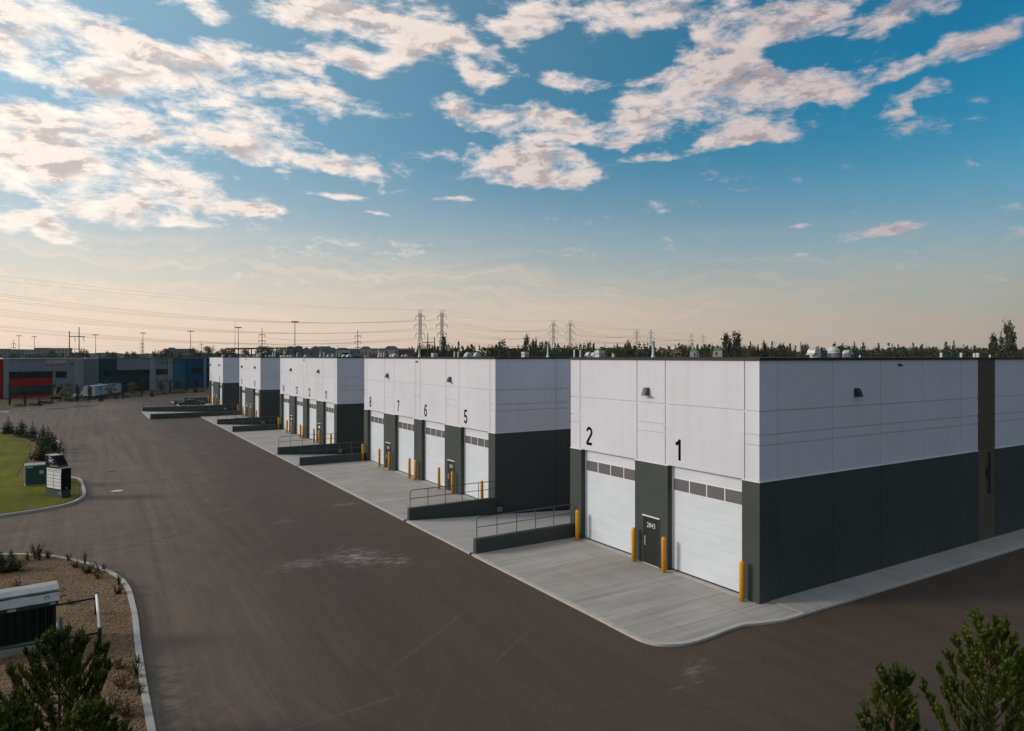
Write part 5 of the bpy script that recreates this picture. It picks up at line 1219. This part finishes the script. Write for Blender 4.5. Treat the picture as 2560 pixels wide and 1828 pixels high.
def pine(label, px, d, py, zb, seed, spread, z0, rz, name='pine_tree', dens=1.3):
    x, y = away(px, d); zt = hgt(py, d); H = zt-zb; c, t = pine_data(seed, H, z0, spread, .68 if px < 500 else .85, dens=dens)
    th = thing(name, label, 'tree', (x, y, zb), rz, 'pines at the lower frame edge')
    c.build('crown', M['pine'], th); t.build('trunk', M['bark'], th, True)
pine('tall pine at the lower right corner with a bare neck under its tufted top', 2472, 13.0, 1559.6, .03, 5, .52, 1.6, .4)
pine('slender pine with upright candles left of the tall corner pine', 2234, 12.2, 1663, .03, 8, .30, 1.9, 1.2)
pine('pine cut by the right frame edge behind the tall corner pine', 2615, 14.2, 1650, .03, 13, .62, 1.5, 2.2)
pine('dark spreading pine in the gravel before the finned transformer', 148, 17.3, 1598, .03, 17, .68, .2, .9)
pine('low pine cut by the lower left corner of the frame', 8, 14.6, 1772, .03, 19, .52, .25, .2)
pine('low pine at the lower frame edge right of the spreading pine', 222, 15.4, 1772, .03, 23, .5, .25, .2)

# ---------------------------------------------------------------- far buildings
def house(px0, px1, ridge, eave, d, wall, roof, label, gable='side', win=2, lowz=-1.0):
    pc = (px0+px1)/2; x, y = away(pc, d); w = (px1-px0)*d/FOC; zr, ze = hgt(ridge, d), hgt(eave, d); dp = w*.7
    rz = -YAW-math.atan((pc-CX)/FOC)
    t = thing('house', label, 'house', (x, y, 0), rz, 'houses beyond the warehouse roofs')
    m = MB(); m.box(-w*.46, -dp/2, lowz, w*.46, dp/2, ze-.02); wl = m.build('wall', M[wall], t)
    m = MB()
    if gable == 'hip':
        k = w*.27; vs = [(-w/2,-dp*.55,ze),(w/2,-dp*.55,ze),(w/2,dp*.55,ze),(-w/2,dp*.55,ze),(-w/2+k,0,zr),(w/2-k,0,zr)]
        m.add(vs, [(0,1,5,4),(1,2,5),(2,3,4,5),(3,0,4),(3,2,1,0)])
    elif gable == 'side': m.frame_prism([(-dp*.55,ze),(dp*.55,ze),(0,zr)], (-w/2,0,0), (0,1,0), (0,0,1), 0, w)
    else: m.frame_prism([(-w/2,ze),(w/2,ze),(0,zr)], (0,-dp*.55,0), (1,0,0), (0,0,1), -dp*1.1, 0)
    rf = m.build('roof', M[roof], t)
    if gable == 'front':
        m = MB(); m.frame_prism([(-w*.40,ze+.02),(w*.40,ze+.02),(0,zr-(zr-ze)*.2)], (0,-dp*.55-.03,0), (1,0,0), (0,0,1), 0, .025); m.build('gable', M[wall], t)
        m = MB()
        for sg in (-1, 1): m.tube((sg*w/2, -dp*.56, ze), (0, -dp*.56, zr), .16, n=4)
        m.build('bargeboard', M['trimw'], rf)
    for k in range(win):
        xx = (-.30+.6*k/max(1, win-1))*w if win > 1 else 0
        m = MB(); m.box(xx-w*.06, -dp/2-.06, ze-2.3, xx+w*.06, -dp/2-.005, ze-.7); f = m.build('window', M['glass'], wl)
        m = MB(); m.box(xx-w*.075, -dp/2-.04, ze-2.45, xx+w*.075, -dp/2-.007, ze-2.3); m.build('window_sill', M['trimw'], f)
    return t
HS = [(716,738,866,871.5,250,'siding','houseroof','slate roofed house behind the right end of the steel frame','hip',2),(736,757,864.8,871,262,'siding','houseroof','house with a flat topped slate roof at the tall light mast','hip',2),
 (754,778,868.5,875,245,'siding','houseroof','house with a small front gable right of the steel frame','front',1),(772,806,865.5,874,258,'siding','houseroof','largest front gabled house right of the steel frame','front',2),(796,826,866,873.5,275,'siding','houseroof','long roofed house between the gabled house and the white pavilion','side',2),
 (818,842,869,874.5,250,'siding','houseroof','hip roofed house just left of the white pavilion','hip',1),(838,874,869.2,874,290,'siding','houseroof','house roof rising behind the white pavilion','hip',1),(872,905,871.5,876,300,'siding','houseroof','low long house right of the white pavilion','side',2),
 (900,930,866.3,874,270,'sidingp','houseroof','pale house with a trapezoid slate roof behind the steel pole','hip',3),(927,962,871,877,280,'sidingp','houseroof','pale low house left of the tall silver stack','side',3),(959,998,865.3,873.5,270,'sidingp','houseroof','tallest pale house with a chimney','hip',2),(994,1038,871.2,876,262,'sidingr','houseroof','red brown house left of the nearest lattice towers','side',3),
 (882,915,883.5,890,170,'sidingr','roofbrown','low brown roof before the pale houses, left one','hip',0),(922,950,881.5,889,175,'sidingr','roofbrown','low brown roof before the pale houses, right one','hip',0),(962,984,884,890,180,'sidingr','roofbrown','low brown roof before the tallest pale house','hip',0)]
for a in HS: house(*a[:7], a[7], a[8], a[9])
def block(name, label, cat, px0, px1, top, d, wall, rows, cols, dp=14, lowz=-1.0, roofm='roofing', wy=None, group=None):
    pc = (px0+px1)/2; x, y = away(pc, d); w = (px1-px0)*d/FOC; zt = hgt(top, d); rz = -YAW-math.atan((pc-CX)/FOC)
    t = thing(name, label, cat, (x, y, 0), rz, group)
    m = MB(); m.box(-w/2, 0, lowz, w/2, dp, zt); wl = m.build('wall', M[wall], t)
    m = MB(); m.box(-w/2-.3, -.3, zt, w/2+.3, dp+.3, zt+.5); m.build('roof', M[roofm], t)
    for r_i in range(rows):
        for c_i in range(cols):
            xx = -w/2+w*(c_i+.5)/cols; zz = zt-1.2-r_i*3.1; ww = w/cols*.28
            m = MB(); m.box(xx-ww, -.08, zz-1.5, xx+ww, -.01, zz); f = m.build('window', M['glass'], wl)
    return t, w, zt
AG = 'apartment blocks on the far left horizon'
block('apartment_block', 'dark apartment block at the far left edge of the horizon', 'building', -30, 21, 873, 700, 'block', 3, 7, group=AG)
block('apartment_block', 'low apartment block with pale bays second from the left on the horizon', 'building', 22, 56, 874.5, 720, 'block', 2, 6, group=AG)
block('apartment_block', 'pale walled apartment block third from the left on the horizon', 'building', 57, 89, 874.8, 720, 'blockp', 2, 5, group=AG)
block('apartment_block', 'taller grey apartment block left of the twin wooden pole', 'building', 90, 127, 871, 690, 'block', 3, 6, group=AG)
block('apartment_block', 'pale apartment block standing against the twin wooden pole', 'building', 128, 176, 871.5, 680, 'blockp', 4, 6, group=AG)
t_, w_, zt_ = block('office_building', 'long low grey office building on the horizon left of the warehouse', 'building', 414, 482, 873.5, 520, 'block', 2, 9)
m = MB(); m.box(-w_*.36, 3, zt_+.5, -w_*.14, 9, zt_+1.3); m.build('penthouse', M['block'], t_)
block('brick_building', 'pinkish flat brick building on the skyline right of the tallest flared stack', 'building', 1646, 1703, 876.5, 330, 'brick', 1, 6)
for (a, b, e, lb) in ((1724,1748,872.5,'left green metal roof showing between skyline trees'),(1776,1806,870.5,'right green metal roof showing between skyline trees')):
    house(a, b, e, e+5.5, 300, 'sidingp', 'greenroof', lb, 'hip', 1)
# white open pavilion
d = 150; x, y = away(857.5, d); rz = -YAW-math.atan((857.5-CX)/FOC); w = 35*d/FOC; zt = hgt(875.5, d); zb = hgt(882, d)
t = thing('pavilion', 'white open concrete pavilion with dark slots rising behind the warehouse roof', 'building', (x, y, 0), rz)
m = MB(); m.box(-w/2, 0, zb, w/2, 2.4, zt); sl = m.build('parapet', M['blockp'], t)
for k in range(4):
    m = MB(); xx = -w*.2+k*w*.17; m.box(xx-w*.06, -.04, zt+.02, xx+w*.06, .3, zt+.18); m.build('slot', M['black'], sl)
for xx in (-.47, -.33, -.25, -.13, .47):
    m = MB(); m.box(xx*w-.11, .05, -1, xx*w+.11, .4, zb-.002); m.build('column', M['ventw'], t)
m = MB(); m.box(-w*.45, 1.9, -1, w*.45, 2.3, zb-.003); m.build('back_wall', M['black'], t)
for xx in (-.38, -.30):
    m = MB(); m.tube((xx*w, .6, zt), (xx*w, .6, hgt(862, d)), .02, n=5); m.build('antenna', M['steelpole'], t)
# dark steel frame
d = 205
def ap_(px, py, dd=d): xx, yy = away(px, dd); return (xx, yy, hgt(py, dd))
x0_, y0_, _ = ap_(655, 880)
t = thing('steel_gantry', 'dark open steel frame standing behind the far end of the warehouse', 'gantry', (x0_, y0_, 0), 0, None, world=True)
m = MB(); m.tube(ap_(563, 872.8), ap_(655, 871), .32, n=4); m.build('beam', M['gantry'], t); m = MB(); m.tube(ap_(655, 871), ap_(757, 869.5), .26, n=4); m.build('beam', M['gantry'], t)
for px, yt in ((563,872.8),(596,872),(620.5,871.7),(628.5,871.5),(655,871),(672,870.7),(692,870.5),(706,870.3),(737,869.8),(755,869.5)):
    m = MB(); p = ap_(px, yt); m.tube((p[0], p[1], -1), p, .20, n=4); m.build('post', M['gantry'], t)
for py in (874, 879, 885):
    m = MB(); m.tube(ap_(737, py), ap_(755, py), .14, n=4); m.build('rung', M['gantry'], t)
m = MB(); m.tube(ap_(655, 871.2), ap_(655, 871.2, 216), .2, n=4); m.build('beam', M['gantry'], t)

# ---------------------------------------------------------------- light masts, poles, towers and their lines
def light_mast(px, top, label, H=30.0):
    d = (H-HC)*FOC/(HY-top); x, y = away(px, d)
    t = thing('light_mast', label, 'light mast', (x, y, -1), 0, 'tall light masts along the horizon')
    m = MB(); m.tube((0,0,0), (0,0,H+1), .34, .16, 8); m.build('pole', M['steelpole'], t, True)
    m = MB(); m.lathe([(.3,0),(2.0,.1),(2.0,.35),(.3,.5)], (0,0,H+.5), 12); hd_ = m.build('head_ring', M['steelpole'], t)
    for k in range(6):
        a = k*math.pi/3; m = MB(); m.cbox((1.9*math.cos(a), 1.9*math.sin(a), H+.45), (.9,.6,.35), a); m.build('lamp_head', M['lamp'], hd_)
for px, top, lb in ((47.3,838.6,'leftmost thin light mast on the far horizon'),(85.8,841,'second light mast from the left on the far horizon'),(239,836,'light mast right of the twin wooden pole'),(357.5,831.6,'light mast behind the deep green bay'),(476.5,827,'light mast behind the blue bay'),(595.8,817.5,'light mast beside the thin radio mast'),(737.3,803,'tallest light mast behind the right end of the steel frame')): light_mast(px, top, lb)
d = 700; x, y = away(587.6, d); zt = hgt(797, d)
t = thing('radio_mast', 'very thin radio mast left of a light mast at the far end of the warehouse', 'radio mast', (x, y, -1)); m = MB(); m.tube((0,0,0), (0,0,zt*.55), .30, .26, 5); m.build('lower_mast', M['lattice'], t); m = MB(); m.tube((0,0,zt*.55), (0,0,zt+1), .2, .1, 5); m.build('upper_mast', M['lattice'], t)
def steel_pole(px, top, label, H=25.0, s=1.0):
    d = (H-HC)*FOC/(HY-top); x, y = away(px, d)
    t = thing('steel_power_pole', label, 'power pole', (x, y, -1), -YAW, 'single steel power poles with davit arms')
    m = MB(); m.tube((0,0,0), (0,0,H+1), .40, .16, 8); m.build('pole', M['steelpole'], t, True)
    for k, z in enumerate((H-2.4, H-5.6, H-8.8)):
        L = 1.55+.2*(k == 1)
        for sg in (-1, 1):
            m = MB(); m.tube((0,0,z-.35), (sg*L,0,z), .20, .14, 6); a = m.build('arm', M['steelpole'], t)
            m = MB(); m.tube((sg*L,0,z), (sg*L,0,z-1.5), .15, .15, 6); m.build('insulator', M['lattice'], a)
    return t, d
PO = [(34,849,'leftmost distant steel pole near the frame edge'),(355,848,'distant steel pole just left of a light mast'),(503.8,852,'distant steel pole above the right end of the tenant building'),(655,820,'steel davit pole rising behind the steel frame'),(894.5,824,'steel davit pole rising among the pale houses'),(1512,857,'small distant pole left of the third lattice towers'),(1688,868,'tiny pole on the skyline above the pink brick building')]
PT = [steel_pole(*a) for a in PO]
def wood_h(px, top, H, label, mirror=1, w=3.1):
    d = (H-HC)*FOC/(HY-top); x, y = away(px, d)
    t = thing('twin_wooden_pole', label, 'power pole', (x, y, -1), -YAW-math.atan((px-CX)/FOC), 'twin wooden power poles')
    for sg, hh in ((-1, H-.6), (1, H+1)):
        m = MB(); m.tube((sg*w/2*mirror,0,0), (sg*w/2*mirror,0,hh+1), .22, .15, 8); m.build('pole', M['wood'], t, True)
    for z in (H-1.6, H-6.3, H-10.9):
        a0, a1 = sorted((-w/2*mirror, (w/2+1.9)*mirror)); m = MB(); m.box(a0-.1, -.25, z-.14, a1+.1, -.12, z+.14); cr = m.build('crossarm', M['wood'], t)
        for xx in (w*.02*mirror, (w/2+1.35)*mirror):
            m = MB(); m.tube((xx, -.2, z-.3), (xx+.35*mirror, -.2, z-1.9), .10, .10, 6); m.build('insulator', M['steelpole'], cr)
    m = MB(); m.tube((-w/2,0,H-14.2), (w/2,0,H-11.2), .08, n=5); m.build('brace', M['wood'], t); m = MB(); m.tube((w/2,0.1,H-14.2), (-w/2,0.1,H-11.2), .08, n=5); m.build('brace', M['wood'], t)
    return x, y, d
wh1 = wood_h(185.6, 824.5, 20, 'twin wooden power pole behind the grey bay across the yard')
wh2 = wood_h(1078, 839, 18, 'twin wooden power pole between the nearest pair of lattice towers', -1, 2.6)
# lattice towers
def tower_parts():
    H = 51.0; P = []
    def wdt(z): return 3.6-(3.6-.85)*min(1, z/29) if z < 29 else .85
    leg = MB(); zs = [0,7,13,18.5,23,26.5,29,31.8,34.6,37.4,40.2,43,45.8,47]
    for sx in (-1,1):
        for sy in (-1,1):
            for za, zb in zip(zs[:-1], zs[1:]): leg.tube((sx*wdt(za), sy*wdt(za), za), (sx*wdt(zb), sy*wdt(zb), zb), .17, n=4)
    P.append(('legs', leg))
    br = MB()
    for za, zb in zip(zs[:-1], zs[1:]):
        a, b = wdt(za), wdt(zb)
        for (p, q) in (((-1,-1),(1,-1)),((1,-1),(1,1)),((1,1),(-1,1)),((-1,1),(-1,-1))):
            br.tube((p[0]*a, p[1]*a, za), (q[0]*b, q[1]*b, zb), .085, n=3); br.tube((q[0]*a, q[1]*a, za), (p[0]*b, p[1]*b, zb), .085, n=3)
    P.append(('bracing', br))
    for z, L in ((45.2,4.2),(37.7,5.3),(30.2,4.2)):
        for sg in (-1, 1):
            c = MB()
            c.tube((0,-.6,z), (sg*L,0,z), .19, n=4); c.tube((0,.6,z), (sg*L,0,z), .19, n=4); c.tube((0,0,z+3.0), (sg*L,0,z), .20, n=4); c.tube((sg*L*.5,0,z), (sg*L*.45,0,z+1.6), .10, n=3)
            P.append(('crossarm', c)); i_ = MB(); i_.tube((sg*L,0,z), (sg*L,0,z-2.6), .22, n=5); P.append(('insulator', i_))
    cr = MB()
    for sx in (-1, 1):
        cr.tube((sx*.8,0,46), (sx*2.1,0,H), .20, n=4); cr.tube((-sx*.8,0,46.5), (sx*1.0,0,H), .15, n=4)
    P.append(('crown', cr)); return P
TP = tower_parts(); lx, ly = 175*SY+124*CY, 175*CY-124*SY; ldir = math.atan2(ly, lx)-math.pi/2
tpos = [(1050.5,774.5),(1104.8,774),(1383.6,801),(1425.5,800.5),(1592,823),(1627.5,823),(1729,833.5),(1757.7,835.5),(1937.7,855),(1957,861),(1985,862)]
tl_ = ['left lattice tower of the nearest and tallest pair','right lattice tower of the nearest pair, behind the slender poplar','left lattice tower of the second pair','right lattice tower of the second pair','left lattice tower of the third pair','right lattice tower of the third pair beside the tallest stack','left lattice tower of the fourth pair above the pink brick building','right lattice tower of the fourth pair above the green roofs','faint distant lattice tower left of the silver hood, leftmost of three','faint distant lattice tower left of the silver hood, middle of three','faint distant lattice tower left of the silver hood, rightmost of three']
proto = None; TW = []
for (px, py), lb in zip(tpos, tl_):
    d = (51-1-HC)*FOC/(HY-py); x, y = away(px, d)
    if proto is None:
        proto = thing('transmission_tower', lb, 'lattice tower', (x, y, -1), ldir+R(18), 'lattice transmission towers')
        last = None
        for nm, mb in TP:
            if nm == 'insulator': mb.build(nm, M['lattice'], last)
            else: last = mb.build(nm, M['lattice'], proto)
        o = proto
    else: o = dup(proto, (x, y, -1), None, None, lb)
    TW.append((x, y, d))
# the pair before the picture's left edge that carries the near spans
for k, lb in ((0,'lattice tower before the left frame edge carrying the left line'),(1,'lattice tower before the left frame edge carrying the right line')):
    x1, y1, _ = TW[k]; x2, y2, _ = TW[k+2]; f = 1.62; TW.append((x1-(x2-x1)*f, y1-(y2-y1)*f, 0)); dup(proto, (TW[-1][0], TW[-1][1], -1), None, None, lb)
def cable(p, q, sag, r, label, group, n=14):
    p, q = Vector(p), Vector(q); m = MB(); pts = []
    for i in range(n+1):
        t = i/n; v = p.lerp(q, t); v.z -= sag*4*t*(1-t); pts.append(v-p)
    for a, b in zip(pts[:-1], pts[1:]): m.tube(a, b, r, r, 3)
    o = m.build_at('power_cable', M['wire'], (0,0,0)); o.location = p; return tag(o, label, 'cable', group)
ax = Vector((math.cos(ldir+R(18)), math.sin(ldir+R(18)), 0))
LV = ((45.2,4.2,2.6,'top'),(37.7,5.3,2.6,'middle'),(30.2,4.2,2.6,'bottom'))
SP = [((11, 0), (12, 1), 'sweeping in from the left frame edge', 8.5, .05), ((0, 2), (1, 3), 'between the first and second pair of lattice towers', 7, .06), ((2, 4), (3, 5), 'between the second and third pair of lattice towers', 7, .09), ((4, 6), (5, 7), 'between the third and fourth pair of lattice towers', 6, .09)]
for pa, pb, where, sag, r in SP:
    for (i, j) in (pa, pb):
        for z, L, dn, nm in LV:
            for sg in (-1, 1):
                p = Vector((TW[i][0], TW[i][1], z-dn-1))+ax*(sg*L); q = Vector((TW[j][0], TW[j][1], z-dn-1))+ax*(sg*L)
                cable(p, q, sag, r, f'thin cable of the {nm} bundle {where}', 'transmission cables '+where)
        p = Vector((TW[i][0], TW[i][1], 50)); q = Vector((TW[j][0], TW[j][1], 50)); cable(p, q, sag*.6, r*.7, f'thinnest uppermost cable {where}', 'transmission cables '+where)
# lower lines strung pole to pole
for k, (a, b) in enumerate(((0, 1), (1, 2), (2, 3), (3, 4))):
    (pxa, ta, _), (pxb, tb, _) = PO[a], PO[b]; da, db = PT[a][1], PT[b][1]; xa, ya = away(pxa, da); xb, yb = away(pxb, db)
    for z, nm in ((20.1,'upper'),(16.9,'middle'),(13.7,'lower')):
        cable((xa, ya, z), (xb, yb, z), 1.6, .06, f'faint {nm} low cable between distant steel poles, span {["at the left frame edge","above the grey and green bays","over the far end of the warehouse","over the pale houses"][k]}'.replace(', span', ''), 'low cables between steel poles')
print('objects', len(bpy.data.objects), 'tris', sum(len(m.polygons) for m in bpy.data.meshes))

def haze():
    m = bpy.data.materials.new('haze_air'); m.use_nodes = True; t = m.node_tree; t.nodes.clear(); q = NT(t)
    out = q.n('ShaderNodeOutputMaterial'); v = q.n('ShaderNodeVolumePrincipled'); v.inputs['Color'].default_value = (.80, .88, .95, 1); v.inputs['Density'].default_value = HAZE_D; v.inputs['Anisotropy'].default_value = 0.0
    q.l(v.outputs[0], out.inputs['Volume'])
    b = MB(); b.prism([(3400*math.cos(2*math.pi*i/48), 3400*math.sin(2*math.pi*i/48)) for i in range(48)], -5.5, 75); o = b.build('haze', m); struct(o, 'stuff')
HAZE_D = .00007
haze()
